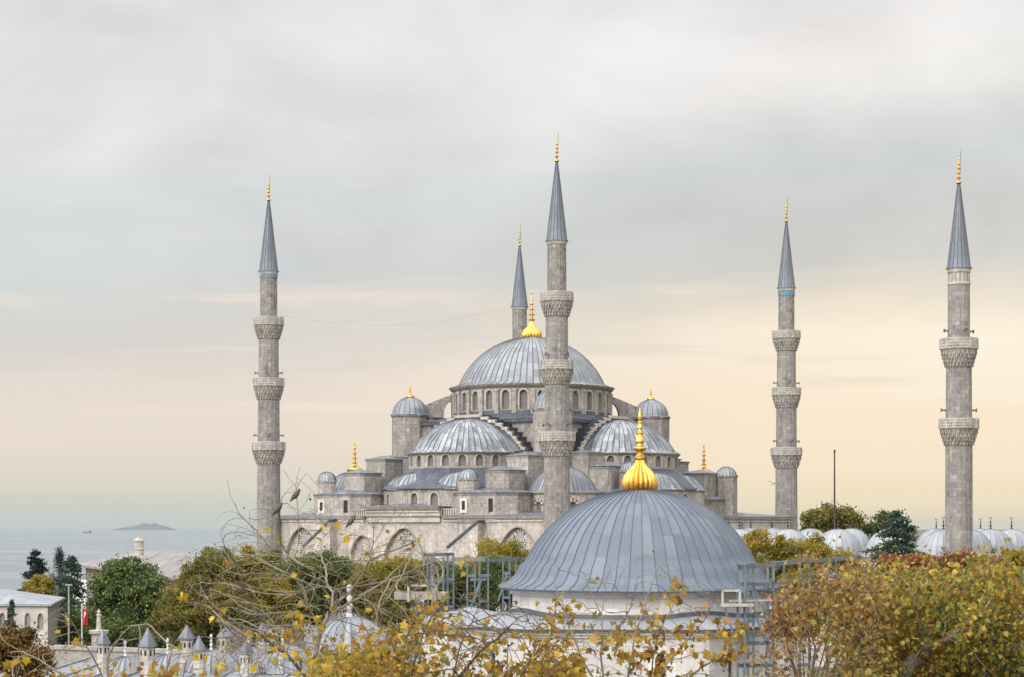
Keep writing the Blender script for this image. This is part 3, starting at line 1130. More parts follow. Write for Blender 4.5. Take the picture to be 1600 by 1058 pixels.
# along axis of 'ne' is -EU, so a = -along; 'nw': along = +b
for a0 in (14.8, -13.0):
    pier('ne', -a0, [(19.6, 0, 4.0, 3.9, 10.45, 0, 0.75), (25.0, 0, 4.6, 4.3, 8.15, 0.5, 0.75), (26.6, -0.5, 9.2, 11.6, 4.8, 2.3, 0.9)],
         (29.0, -3.6, 1.55, 4.0, 6.95, 1.35))
for a0 in (14.8, -13.0):
    # stair turret sits on the left corner of its pier
    dark_window('ne', 31.26, -(a0 + 0.6) + 0.6 - 0.5 - 3.4 if False else -(a0 + 2.7), 2.35, 3.65, 0.62)
    mb = MB()
    c = side_pt('ne', 31.22, -(a0 - 2.2), 0)
    nv, tv = SIDES['ne']
    mb.box((c.x, c.y, Z0 + 3.0), (0.75, 0.07, 1.9), atan2(tv.y, tv.x))
    mb.build('roof_door', M['dark'], mosque)
pier('nw', -11.6, [(18.6, -0.6, 4.0, 4.0, 11.0, 0, 0.5), (21.6, 0.3, 5.4, 5.0, 8.9, 0.3, 0.8), (24.6, 0.3, 7.0, 8.0, 4.9, 1.5, 0.8)], (26.6, -0.4, 1.55, 2.0, 8.2, 1.25))
pier('nw', 13.8, [(19.0, -1.0, 3.6, 3.6, 10.3, 0, 0.3), (23.2, 0.0, 5.2, 4.6, 8.35, 0.3, 0.75), (24.4, 0.0, 6.0, 7.0, 4.2, 1.4, 0.8)], (26.8, 2.6, 1.75, 0.5, 8.05, 1.35), tmat='stone_dark')

# --- corner domes of the prayer hall
for (a, b, fin) in ((20.3, -20.3, True), (-20.3, -20.3, False), (-20.3, 20.3, True), (20.3, 20.3, False)):
    c = W(a, b)
    mb = MB()
    mb.ribbed(c, [(p[0], Z0 + p[1]) for p in cap_profile(4.95, 3.65, 5.15, 11, flare=0.55)], 44, 0.13, 0.06)
    dm = mb.build('corner_dome', M['lead'], mosque)
    if fin:
        finial(c.x, c.y, Z0 + 8.75, 5.0, 1.25, dm, 0.2, 4, 12, 0, False)
    R = 5.15
    circ = 2 * pi * R
    mb = MB()
    nw = 12
    ops = [(circ * (i + 0.5) / nw, 1.0, 1.9, 3.0, 'round') for i in range(nw)]
    if (a, b) == (-20.3, -20.3):
        panes = arched_wall(mb, cyl(c, R), 0, circ, 1.2, 4.6, ops, 0.35, 2, 8)
    else:
        mb.lathe(c, [(R, Z0 + 1.2), (R, Z0 + 4.6)], 28); panes = []
    mb.lathe(c, [(R, Z0 + 4.5), (R + 0.4, Z0 + 4.85), (R + 0.42, Z0 + 4.98), (R - .3, Z0 + 5.0)], 40)
    dr = mb.build('corner_drum', M['stone_pale'] if panes else M['stone'], mosque)
    for k, pm in enumerate(panes):
        pm.build('window', M['lattice'], dr)
    if panes:
        # red and white voussoirs round every window head
        for i in range(nw):
            vm = MB()
            sc = circ * (i + 0.5) / nw
            for k in range(9):
                vm.mi = k % 2
                aa, ab = pi * k / 9, pi * (k + 1) / 9
                f = cyl(c, R)
                r0, r1 = 0.52, 1.02 if k % 2 == 0 else 0.92
                vm.quad(f(sc + r0 * cos(aa), 3.0 + r0 * sin(aa), -.05), f(sc + r1 * cos(aa), 3.0 + r1 * sin(aa), -.05), f(sc + r1 * cos(ab), 3.0 + r1 * sin(ab), -.05), f(sc + r0 * cos(ab), 3.0 + r0 * sin(ab), -.05))
            vm.build('window_arch', [M['red_stone'], M['white_stone']], dr)

# --- the prayer hall below: outer walls with blind arches, roofs
mb = MB()
hall = [(-27.0, -31.0), (27.5, -31.0), (27.5, 31.5), (-27.0, 31.5)]
# NW wall plain, SE and SW plain; NE wall with openings
zt = 1.35
f_ne = lambda s, z, d: side_pt('ne', 31.0 - d, s, z)
ops = [(19.9, 8.2, -9.5, -4.2, 'p'), (10.0, 4.4, -9.5, -4.4, 'p'), (-1.2, 8.2, -9.5, -4.2, 'p'), (-9.4, 4.6, -9.5, -4.5, 'p'), (-21.8, 6.6, -9.5, -4.0, 'p')]
# shift springs so that the crowns come out at the surveyed heights
crown = {19.9: -0.15, 10.0: -1.6, -1.2: -0.3, -9.4: -1.4, -21.8: -0.2}
ops = [(c, w, s, crown[c] - w * 0.62, k) for (c, w, s, sp, k) in ops]
panes = arched_wall(mb, f_ne, -27.5, 27.0, -18.0, zt, ops, 0.55, 2, 14)
for side, o, l0, l1 in (('nw', 29.2, -29.6, 34.6), ('sw', 31.5, -27.0, 27.5), ('se', 27.5, -31.5, 31.0)):
    k = 10
    for i in range(k):
        a = l0 + (l1 - l0) * i / k; b = l0 + (l1 - l0) * (i + 1) / k
        mb.quad(side_pt(side, o, a, -18), side_pt(side, o, b, -18), side_pt(side, o, b, zt), side_pt(side, o, a, zt))
hw = mb.build('hall_wall', M['stone_pale'], mosque)
# cornices
mb = MB()
def cornice(side, o, l0, l1, z, prof=((0.0, -.75), (.18, -.72), (.18, -.50), (.05, -.46), (.30, -.28), (.45, -.1), (.45, 0.0), (-.4, 0.02))):
    for i in range(len(prof) - 1):
        (d0, z0_), (d1, z1_) = prof[i], prof[i + 1]
        mb.quad(side_pt(side, o + d0, l0, z + z0_), side_pt(side, o + d0, l1, z + z0_), side_pt(side, o + d1, l1, z + z1_), side_pt(side, o + d1, l0, z + z1_))
    for l in (l0, l1):
        mb.poly([side_pt(side, o + d_, l, z + z_) for d_, z_ in prof])
cornice('ne', 31.0, -27.5, -8.8, zt)
cornice('ne', 31.0, 6.4, 27.0, zt)
cornice('nw', 29.2, -29.6, 34.6, zt)
mb.build('cornice', M['stone_pale'], hw)
# raised middle of the NE front
mb = MB()
mb.prism(sfp('ne', 30.0, 31.35, -8.3, 5.9), Z0 + 0.55, Z0 + 2.75)
cornice('ne', 31.35, -8.3, 5.9, 2.75)
mb.prism(sfp('ne', 24, 30.0, -8.3, 5.9), Z0 + 0.5, Z0 + 2.7)
mb.build('raised_front', M['stone_pale'], mosque)
mb = MB()
q = sfp('ne', 27.0, 31.9, -8.6, 6.2)
mb.prism(q, Z0 + 2.78, Z0 + 2.9, True, True)
mb.pyramid(sfp('ne', 27.0, 31.7, -8.4, 6.0), Z0 + 2.9, Z0 + 3.5)
mb.build('front_roof', M['lead_flat'], mosque)
# hipped lead aisle roof
mb = MB()
out_ = fp([(-29.7, -29.6), (-27.4, -29.6), (-27.4, -31.5), (28.0, -31.5), (28.0, 34.9), (-29.7, 34.9)])
inn = fp([(-21.5, -22), (-21.5, -22), (-21.5, -22), (21.5, -22), (21.5, 22), (-21.5, 22)])
mb.prism(out_, Z0 + zt + 0.02, Z0 + zt + 0.16, False, True)
for i in range(6):
    j = (i + 1) % 6
    k = 8
    for s in range(k):
        def lerp(p, q_, t): return (p[0] + (q_[0] - p[0]) * t, p[1] + (q_[1] - p[1]) * t)
        o1, o2 = lerp(out_[i], out_[j], s / k), lerp(out_[i], out_[j], (s + 1) / k)
        i1, i2 = lerp(inn[i], inn[j], s / k), lerp(inn[i], inn[j], (s + 1) / k)
        mb.quad((*o1, Z0 + zt + 0.16), (*o2, Z0 + zt + 0.16), (*i2, Z0 + 2.5), (*i1, Z0 + 2.5))
mb.prism(rect(-21.5, 21.5, -22.0, 22.0), Z0 + 2.0, Z0 + 2.52)
mb.build('aisle_roof', M['lead_flat'], mosque)
mb = MB()
mb.prism(rect(-19.5, 19.5, -19.5, 19.5), Z0 + 1.0, Z0 + 5.2)
mb.build('upper_storey', M['stone_dark'], mosque)
mb = MB()
mb.pyramid(rect(-19.9, 19.9, -19.9, 19.9), Z0 + 5.3, Z0 + 6.6, None, 0.12)
mb.build('upper_roof', M['lead_dark'], mosque)
for sa, sb in ((1, -1), (-1, -1), (-1, 1)):
    mb = MB()
    q = rect(*(sorted((sa * 10.5, sa * 17.5))), *(sorted((sb * 10.5, sb * 17.5))))
    mb.prism(q, Z0 + 4.0, Z0 + 10.9)
    sh = mb.build('tower_shoulder', M['stone_dark'], mosque)
    mb = MB()
    mb.pyramid(grow(q, 0.3), Z0 + 11.0, Z0 + 11.9, None, 0.12)
    mb.build('shoulder_roof', M['lead_flat'], sh)

# back panels of the blind arches get their own grilles and striped heads
for (c, w, sill, spring, k), pm in zip(sorted(ops), panes):
    pm.build('arch_panel', M['stone_pale'], hw)
    big = w > 6
    wins = [(0.0, 1.9, spring + w * 0.62 - 1.5 - (0.3 if big else 0.6))] + ([(-2.5, 1.7, spring - 1.3), (2.5, 1.7, spring - 1.3)] if big else [])
    if not big:
        wins = [(-0.9, 1.3, spring + 0.6), (0.95, 1.3, spring + 0.2)]
    for (dxw, ww, sp_) in wins:
        wm = MB()
        ap = arch_pts(ww, sp_, 'p', 10)
        for i in range(10):
            (xa, za), (xb, zb) = ap[i], ap[i + 1]
            wm.quad(f_ne(c + dxw + xa, -9, 0.5), f_ne(c + dxw + xb, -9, 0.5), f_ne(c + dxw + xb, zb, 0.5), f_ne(c + dxw + xa, za, 0.5), [(xa, -9), (xb, -9), (xb, zb), (xa, za)])
        wo = wm.build('grille_window', M['lattice_big'], hw)
        vm = MB()
        for i in range(10):
            (xa, za), (xb, zb) = ap[i], ap[i + 1]
            vm.mi = i % 2
            k_ = 1.33
            ca, cb = (xa * k_, sp_ + (za - sp_) * k_ + .05), (xb * k_, sp_ + (zb - sp_) * k_ + .05)
            vm.quad(f_ne(c + dxw + xa, za, 0.46), f_ne(c + dxw + xb, zb, 0.46), f_ne(c + dxw + cb[0], cb[1], 0.46), f_ne(c + dxw + ca[0], ca[1], 0.46))
        vm.build('striped_arch', [M['red_stone'], M['white_stone']], wo)
    # moulding along the big arch
    am = MB()
    ap = arch_pts(w, spring, 'p', 16)
    am.tube([f_ne(c + x, z, -0.03) for x, z in ap], 0.13, 6)
    am.build('arch_moulding', M['stone_dark'], hw)
# sloping parapets of the outside stairs, wall buttresses
for (l0, z0_, l1, z1_) in ((8.6, -3.2, 13.9, 0.55), (-19.6, -3.1, -14.6, 0.75)):
    mb = MB()
    for o in (31.05,):
        pts = [(l0, -18), (l1, -18), (l1, z1_), (l0, z0_)]
        a_ = [side_pt('ne', 31.02, l, z) for l, z in pts]; b_ = [side_pt('ne', 32.6, l, z) for l, z in pts]
        mb.poly(b_); mb.poly(a_[::-1])
        for i in range(4):
            j = (i + 1) % 4
            mb.quad(a_[i], a_[j], b_[j], b_[i])
    st = mb.build('stair_parapet', M['stone_pale'], mosque)
    mb = MB()
    mb.beam(side_pt('ne', 31.85, l0 - .3, z0_ + 0.05), side_pt('ne', 31.85, l1 + .25, z1_ + 0.25), 1.9, 0.3)
    mb.build('parapet_cover', M['lead_dark'], st)
for base in (-9.8, 6.3):
    mb = MB()
    off = (-.6 if base < 0 else 0.2)
    for k in range(6):
        c = side_pt('ne', 30.9, base + k * 0.42 + off, 0)
        mb.box((c.x, c.y, Z0 + 1.95), (0.22, 0.22, 1.1), TU)
    c = side_pt('ne', 30.9, base + 1.05 + off, 0)
    mb.box((c.x, c.y, Z0 + 2.49), (2.7, 0.32, 0.16), TU)
    mb.build('balustrade', M['stone_carved'], mosque)
# rain stains and buttress strips on the NW wall
for l in (5.0, 17.0, 27.0):
    c = side_pt('nw', 29.25, l, 0)
    mb = MB()
    mb.box((c.x, c.y, Z0 - 8.72), (0.4, 0.45, 18.5), TU)
    mb.build('wall_strip', M['stone_dark'], hw)

# ------------------------------------------------------------------ minarets
def minaret(x, y, spec, label, blue=None, collar=False, seedrot=0.0, back=False):
    root = thing('minaret', (x, y, 0), label, 'minaret', 'minarets round the mosque')
    n = 16
    ro = pi / 16 + seedrot
    cs = [(x, y)]
    # shaft pieces
    sh = MB()
    for (r0, z0_, r1, z1_) in spec['shaft']:
        ang = [ro + 2 * pi * i / n for i in range(n)]
        # faceted shaft with shallow flutes
        rows = []
        for (r, z) in ((r0, z0_), (r1, z1_)):
            row = []
            for i in range(n):
                for da, k in ((0.0, 1.0), (0.10, 1.0), (0.13, 0.988), (2 * pi / n - 0.03, 0.988)):
                    a = ang[i] + da
                    row.append(sh.vert((x + r * k * cos(a), y + r * k * sin(a), Z0 + z)))
            rows.append(row)
        m = len(rows[0])
        for i in range(m):
            j = (i + 1) % m
            ua = i / m * 2 * pi * r0; ub = (i + 1) / m * 2 * pi * r0
            sh.face((rows[0][i], rows[0][j], rows[1][j], rows[1][i]), [(ua, z0_), (ub, z0_), (ub, z1_), (ua, z1_)])
    sh.build('shaft', M['stone_minaret'], root)
    for (zt_, zb, R, rin, rlow) in spec['balcony']:
        mb = MB()
        h = zt_ - zb
        hp = h * 0.40                              # parapet
        zf = zt_ - hp
        # corbel courses of stalactite work
        tiers = 4
        prof = [(rlow, Z0 + zb - 0.15)]
        for k in range(tiers):
            ra = rlow + (R - 0.1 - rlow) * (k + 1) / tiers
            z_ = zb + (zf - zb) * k / tiers
            prof += [(ra - 0.02 - (R - rlow) / tiers * 0.55, Z0 + z_), (ra, Z0 + z_ + 0.02 + (zf - zb) / tiers * 0.62)]
        prof += [(R, Z0 + zf), (R + 0.06, Z0 + zf + 0.05), (R + 0.06, Z0 + zf + 0.14), (R - 0.35, Z0 + zf + 0.16)]
        mb.lathe((x, y), prof, 32)
        mb.mi = 0
        # pendants that hang from each course
        for k in range(tiers):
            ra = rlow + (R - 0.1 - rlow) * (k + 0.9) / tiers
            z_ = zb + (zf - zb) * k / tiers
            dz_ = (zf - zb) / tiers
            cnt = 26
            for i in range(cnt):
                a = 2 * pi * (i + 0.5 * (k % 2)) / cnt
                mb.beam((x + ra * cos(a), y + ra * sin(a), Z0 + z_ + dz_ * 0.75), (x + (ra - .02) * cos(a), y + (ra - .02) * sin(a), Z0 + z_ - dz_ * 0.28), 0.16, 0.16, (cos(a), sin(a), 0.01))
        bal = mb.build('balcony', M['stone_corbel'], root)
        # pierced parapet: frames round dark rows of holes
        pb = MB()
        ns = 14
        for i in range(ns):
            a0_, a1_ = 2 * pi * i / ns + ro, 2 * pi * (i + 1) / ns + ro
            A = Vector((x + R * cos(a0_), y + R * sin(a0_), 0)); B = Vector((x + R * cos(a1_), y + R * sin(a1_), 0))
            t = (B - A); l = t.length; t.normalize()
            nn = Vector((t.y, -t.x, 0))
            rz = atan2(t.y, t.x)
            mid = (A + B) / 2
            pb.box((A.x, A.y, Z0 + zf + hp / 2 + 0.1), (0.22, 0.22, hp + 0.02), rz)
            cols_, rows_ = 4, 3
            zlo, zhi = zf + 0.16, zt_
            for k in range(cols_ + 1):
                p = A + t * (l * k / cols_)
                pb.box((p.x, p.y, Z0 + (zlo + zhi) / 2), (l / cols_ * 0.5, 0.12, zhi - zlo), rz)
            for k in range(rows_ + 1):
                zz = zlo + (zhi - zlo) * k / rows_
                pb.box((mid.x, mid.y, Z0 + zz), (l, 0.135, (zhi - zlo) / rows_ * 0.5), rz)
        pb.build('parapet', M['stone_carved'], bal)
    for (zt_, cnt, base_a) in spec.get('speakers', []):
        rr = spec['spr'](zt_)
        for k in range(cnt):
            a = base_a + 2 * pi * k / cnt
            hm = MB()
            p0 = Vector((x + (rr - 0.05) * cos(a), y + (rr - 0.05) * sin(a), Z0 + zt_))
            d = Vector((cos(a), sin(a), -0.05))
            hm.tube([p0, p0 + d * 0.25, p0 + d * 0.45, p0 + d * 0.65], [0.05, 0.10, 0.08, 0.26], 10, True)
            hm.beam(p0 + Vector((0, 0, -0.3)), p0 + d * 0.4, 0.05)
            hm.build('loudspeaker', M['speaker'], root)
    # collar and spire
    zc, rc, za = spec['cone']
    mb = MB()
    if collar:
        mb.lathe((x, y), [(rc - .14, Z0 + zc - 2.1), (rc - .02, Z0 + zc - 2.0), (rc - .02, Z0 + zc - 1.8), (rc - .12, Z0 + zc - 1.7), (rc - .12, Z0 + zc - 0.6), (rc - .02, Z0 + zc - .5), (rc, Z0 + zc - .1), (rc + .05, Z0 + zc)], 32)
    else:
        mb.lathe((x, y), [(rc - .12, Z0 + zc - .55), (rc - .04, Z0 + zc - .45), (rc - .04, Z0 + zc - .2), (rc + .08, Z0 + zc)], 32)
    mb.build('collar', M['stone_carved'], root)
    if blue:
        zb_, zt2 = blue
        mb = MB()
        mb.lathe((x, y), [(rc - .12, Z0 + zb_), (rc - .10, Z0 + zb_ + .02), (rc - .10, Z0 + zt2)], 32)
        for i in range(16):
            a = ro + 2 * pi * i / 16
            mb.mi = 1
            mb.box((x + (rc - .1) * cos(a), y + (rc - .1) * sin(a), Z0 + (zb_ + zt2) / 2), (0.10, 0.16, zt2 - zb_), a)
        mb.build('tile_band', [M['tile_blue'], M['stone_minaret']], root)
    mb = MB()
    k = 8
    prof = [(rc + 0.14, Z0 + zc - .02), (rc + 0.12, Z0 + zc + .1)] + [((rc - .02) * (1 - t / k) + 0.13 * t / k, Z0 + zc + .12 + (za - zc - .12) * t / k) for t in range(k + 1)]
    mb.ribbed((x, y), prof, 16, 0.09, 0.05)
    sp = mb.build('spire', M['lead_spire'], root)
    finial(x, y, Z0 + za - .05, spec['tip'] - za, 0.34, sp, 0.12, 4, 10, 0, True)
    mb = MB()
    mb.tube([(x + .16, y, Z0 + za + 1.2), (x + .2, y, Z0 + spec['tip'] + 0.35)], 0.025, 5)
    mb.build('lightning_rod', M['iron'], sp)
    return root


def hall_spec(sp=0.3):
    return dict(
        shaft=[(1.98, -18, 1.88, -1.0), (1.88, -1.0, 1.80, 10.5), (1.74, 12.3, 1.70, 20.4), (1.60, 22.0, 1.56, 30.0), (1.36, 31.5, 1.33, 40.1)],
        balcony=[(32.75, 29.6, 2.30, 1.4, 1.62), (23.15, 20.0, 2.38, 1.5, 1.72), (13.1, 9.9, 2.56, 1.6, 1.84)],
        cone=(40.05, 1.46, 51.3), tip=55.0, spr=lambda z: 1.60 if z > 20 else 1.74,
        speakers=[(24.1, 4, sp), (14.3, 4, sp + 0.2)])


minaret(6.3, 265.5, hall_spec(0.75), 'tall stone minaret with three balconies in front of the main dome', seedrot=0.05)
minaret(-38.3, 297.2, hall_spec(0.0), 'leftmost three balcony minaret, standing alone against the sea', blue=(39.0, 39.5), seedrot=0.1)
minaret(46.2, 317.9, hall_spec(0.1), 'three balcony minaret with blue tiled band right of the domes', blue=(38.7, 39.5), seedrot=0.0)
minaret(1.4, 345.4, hall_spec(0.5), 'minaret peeping up behind the main dome, its balconies hidden', seedrot=0.0)
ce = dict(shaft=[(1.68, -18, 1.63, 10.5), (1.58, 12.0, 1.54, 20.2), (1.34, 21.7, 1.31, 31.2)],
          balcony=[(22.85, 19.6, 2.22, 1.4, 1.58), (13.05, 10.0, 2.32, 1.5, 1.66)],
          cone=(31.5, 1.42, 42.0), tip=45.6, spr=lambda z: 1.36 if z > 18 else 1.6,
          speakers=[(23.9, 4, 0.25), (14.2, 2, 0.05)])
minaret(54.7, 231.1, ce, 'nearest right hand minaret with two balconies and a banded collar', collar=True, seedrot=0.02)

# light wire slung between two minarets
A_ = P(436, 492, 297.2); B_ = P(802, 476, 345.4)
mb = MB()
pts = []
for i in range(25):
    t = i / 24
    p = A_.lerp(B_, t)
    p.z -= 4 * t * (1 - t) * 2.6
    pts.append(p)
mb.tube(pts, 0.013, 5)
tag(mb.build('cable', mat_plain('pale_wire', (0.30, 0.30, 0.30), 0.5), None, origin=A_), 'thin light cable slung from the left minaret to the rear one', 'cable')

# ------------------------------------------------------------------ courtyard arcades
court = thing('courtyard_arcade', side_pt('ne', 0, 57, -18), 'low courtyard arcades right of the mosque under rows of pale lead domes', 'arcade')
mb = MB()
CZ = -3.9
def crect(o0, o1, l0, l1):
    return sfp('ne', o0, o1, l0, l1)
outer_w = [('ne', 31.0, 29.0, 86.5)]
ops = [(33 + 3.62 * i, 1.5, -7.6, -5.6, 'round') for i in range(15)]
panes = arched_wall(mb, lambda s, z, d: side_pt('ne', 31.0 - d, s, z), 29.0, 87.0, -18, CZ, ops, 0.4, 1, 8)
f_end = lambda s, z, d: O + (-EU) * (87.0 - d) + EV * s + Vector((0, 0, Z0 + z))
ops2 = [(-26 + 3.62 * i, 1.5, -7.6, -5.6, 'round') for i in range(15)]
panes += arched_wall(mb, f_end, -31.0, 31.0, -18, CZ, ops2, 0.4, 1, 8)
mb.quad(side_pt('ne', -31, 29, -18), side_pt('ne', -31, 87, -18), side_pt('ne', -31, 87, CZ), side_pt('ne', -31, 29, CZ))
for o in (24.0, -24.0):
    mb.quad(side_pt('ne', o, 36, -18), side_pt('ne', o, 80, -18), side_pt('ne', o, 80, CZ), side_pt('ne', o, 36, CZ))
for l in (36.0, 80.0):
    mb.quad(side_pt('ne', 24, l, -18), side_pt('ne', -24, l, -18), side_pt('ne', -24, l, CZ), side_pt('ne', 24, l, CZ))
cw = mb.build('arcade_wall', M['stone_pale'], court)
for pm in panes:
    pm.build('window', M['lattice_big'], cw)
mb = MB()
for (o0, o1, l0, l1) in ((23.7, 31.4, 29.0, 87.4), (-31.4, -23.7, 29.0, 87.4), (-23.7, 23.7, 79.7, 87.4), (-23.7, 23.7, 29.4, 36.3)):
    mb.prism(crect(o0, o1, l0, l1), Z0 + CZ + 0.01, Z0 + CZ + 0.3, True, True)
mb.build('arcade_roof', M['lead_pale'], court)


def small_alem(x, y, z, h, parent):
    mb = MB()
    r = h * 0.10
    mb.lathe((x, y), [(r * 1.6, z), (r * 1.0, z + h * .10), (r * 0.35, z + h * .2), (r, z + h * .33), (r * .3, z + h * .43), (r * .3, z + h * .5), (r * .75, z + h * .58), (r * .25, z + h * .68), (0.01, z + h * .82)], 8)
    zc = z + h * 0.9; R = h * 0.085
    pts = [(x + R * sin(a), y, zc - R * cos(a)) for a in [radians(d) for d in range(-140, 141, 40)]]
    mb.tube(pts, R * 0.28, 5)
    return mb.build('finial', M['iron'], parent)


spots = [(27.5, 32.3 + 7.25 * k, 2.95, 3.2) for k in range(8)] + [(-27.5, 28.9 + 7.25 * k, 2.95, 3.2) for k in range(9)]
spots += [(20.0 - 7.2 * k, 83.2, 2.95, 3.2) for k in range(7)] + [(21.0 - 7.0 * k, 32.6, 2.9, 3.3) for k in range(7)]
for i, (o, l, R, rise) in enumerate(spots):
    c = side_pt('ne', o, l, 0)
    mb = MB()
    mb.ribbed(c, [(p[0], Z0 + p[1]) for p in cap_profile(R, rise - .2, CZ + 0.5, 9, flare=0.3)], 24, 0.09, 0.045)
    mb.lathe(c, [(R + 0.22, Z0 + CZ + 0.25), (R + 0.22, Z0 + CZ + 0.42)], 24)
    d = mb.build('arcade_dome', M['lead_pale'], court)
    small_alem(c.x, c.y, Z0 + CZ + rise + 0.2, 1.75, d)

# flag mast behind the courtyard
mb = MB()
b = P(1304, 800, 330)
mb.tube([(b.x, b.y, 0), (b.x, b.y, 16), (b.x, b.y, CAMZ + (822 - 708) / F * 330)], [0.22, 0.2, 0.12], 8)
mb.tube([(b.x, b.y, CAMZ + (822 - 708) / F * 330), (b.x, b.y, CAMZ + (822 - 703) / F * 330)], 0.18, 8)
tag(mb.build('mast', mat_plain('mast_paint', (0.09, 0.06, 0.05), 0.5), None, origin=(b.x, b.y, 0)), 'tall thin dark mast rising alone behind the courtyard domes', 'mast')

# ------------------------------------------------------------------ the sultan's tomb in front
TX, TY = 8.13, 120.0
M['marble'] = mat_stone('white_marble', (0.66, 0.64, 0.61), (0.60, 0.58, 0.56), (0.45, 0.43, 0.41), bw=1.6, bh=0.7, stain=0.12, streak=0.22, grime=(0.30, 0.285, 0.27))
M['lead_tomb'] = mat_lead('lead_tomb_dome', (0.070, 0.088, 0.115), (0.092, 0.114, 0.146), (0.14, 0.167, 0.202), sv=1.55, streak=0.5, line=0.07, seam=0.025, rough=0.45, linecol=(0.06, 0.07, 0.085))
M['lead_skirt'] = mat_lead('lead_tomb_skirt', (0.161, 0.174, 0.192), (0.223, 0.236, 0.254), (0.285, 0.298, 0.310), su=1.4, sv=5, streak=0.3, line=0.05)
M['lead_edge'] = mat_plain('lead_edge', (0.07, 0.075, 0.09), 0.5, 0, 0.3, 2)
tomb = thing('domed_tomb', (TX, TY, 0), 'white marble tomb with a large smooth grey lead dome and gilded finial', 'tomb')
zc, S = -5.76, 8.1
prof = [(8.98, -3.86), (8.9, -3.72), (8.55, -3.62), (8.25, -3.45), (7.98, -3.18), (7.78, -2.85), (7.6, -2.5)]
cap = []
za0 = math.acos((-2.5 - zc) / S)
rows_ = 30
za1 = math.asin(1.0 / S)
for k in range(1, rows_ + 1):
    a = za0 + (za1 - za0) * k / rows_
    cap.append((S * sin(a), zc + S * cos(a)))
prof += cap
mb = MB()
mb.ribbed((TX, TY), [(r, Z0 + z) for r, z in prof], 62, 0.06, 0.045, 0, 2 * pi, 2)
td = mb.build('dome', M['lead_tomb'], tomb, 40)
mb = MB()
mb.lathe((TX, TY), [(8.3, Z0 - 4.0), (8.99, Z0 - 3.98), (9.0, Z0 - 3.87)], 80)
mb.build('dome_edge', M['lead_edge'], td)
# gilded finial
mb = MB()
zb = Z0 + 2.25
fl = 20
n2 = fl * 6
bulb = [(1.08, 0.0), (1.15, 0.2), (1.19, 0.5), (1.17, 0.85), (1.06, 1.2), (0.87, 1.52), (0.64, 1.8), (0.44, 2.05), (0.32, 2.28), (0.27, 2.5)]
rws = []
for k, (r, z) in enumerate(bulb):
    row = []
    for i in range(n2):
        a = 2 * pi * i / n2
        s = 0.86 + 0.18 * abs(cos(a * fl / 2)) ** 0.7
        row.append(mb.vert((TX + r * .94 * s * cos(a), TY + r * .94 * s * sin(a), zb + z * 0.78)))
    rws.append(row)
for k in range(len(bulb) - 1):
    for i in range(n2):
        j = (i + 1) % n2
        mb.face((rws[k][i], rws[k][j], rws[k + 1][j], rws[k + 1][i]))
stem = [(0.27, 2.5), (0.33, 2.58), (0.33, 2.70), (0.24, 2.78), (0.22, 3.0), (0.25, 3.08), (0.40, 3.16), (0.43, 3.24), (0.38, 3.32), (0.24, 3.4), (0.21, 3.5), (0.22, 3.62), (0.34, 3.68), (0.34, 3.74), (0.21, 3.98), (0.15, 4.1),
        (0.14, 4.15), (0.24, 4.21), (0.24, 4.27), (0.14, 4.36), (0.12, 4.50), (0.20, 4.56), (0.20, 4.62), (0.11, 4.80), (0.10, 4.86), (0.16, 4.92), (0.16, 4.96), (0.1, 5.02), (0.15, 5.25), (0.12, 5.45), (0.005, 5.9)]
mb.lathe((TX, TY), [(r, zb + (z - 2.5) * 0.98 + 1.95) for r, z in stem], 20)
fo = mb.build('finial', M['gold'], tomb)
# drum, wavy lead band, skirt roof
mb = MB()
mb.lathe((TX, TY), [(8.1, Z0 - 6.3), (8.1, Z0 - 4.35), (8.25, Z0 - 4.28), (8.25, Z0 - 4.12), (8.45, Z0 - 4.0)], 64)
mb.build('drum', M['marble'], tomb)
base = [(11.45, 109.6), (16.9, 115.2), (16.9, 127.0), (12, 131), (2, 131), (-3.4, 126), (-3.4, 115.0), (1.0, 109.9)]
base = base[::1]
area = sum(base[k][0] * base[(k + 1) % 8][1] - base[(k + 1) % 8][0] * base[k][1] for k in range(8))
if area < 0: base = base[::-1]
mb = MB()
for k in range(8):
    A = Vector((*base[k], 0)); B = Vector((*base[(k + 1) % 8], 0))
    t = (B - A); L_ = t.length; t.normalize(); nn = Vector((t.y, -t.x, 0))
    f = lambda s, z, d, A=A, t=t, nn=nn: A + t * s - nn * d + Vector((0, 0, Z0 + z))
    ops = [(L_ * 0.27, 0.62, -9.0, -7.75, 'p'), (L_ * 0.73, 0.62, -9.0, -7.75, 'p')] if L_ > 7 else [(L_ * 0.5, 0.62, -9.0, -7.75, 'p')]
    pn = arched_wall(mb, f, 0, L_, -18, -6.2, ops, 0.3, 1, 8)
    if k == 0:
        allp = []
    allp += pn
tb = mb.build('wall', M['marble'], tomb)
for pm in allp:
    pm.build('window', M['dark'], tb)
mb = MB()
mb.prism(grow(base, 0.16), Z0 - 6.5, Z0 - 6.36, True, True)
mb.prism(grow(base, 0.30), Z0 - 6.34, Z0 - 6.16, True, True)
mb.build('cornice', M['marble'], tomb)
mb = MB()
eave = grow(base, 0.5)
mb.prism(eave, Z0 - 6.15, Z0 - 6.02, True, True)
mb.build('roof_edge', M['lead_edge'], tomb)
mb = MB()
n = 72
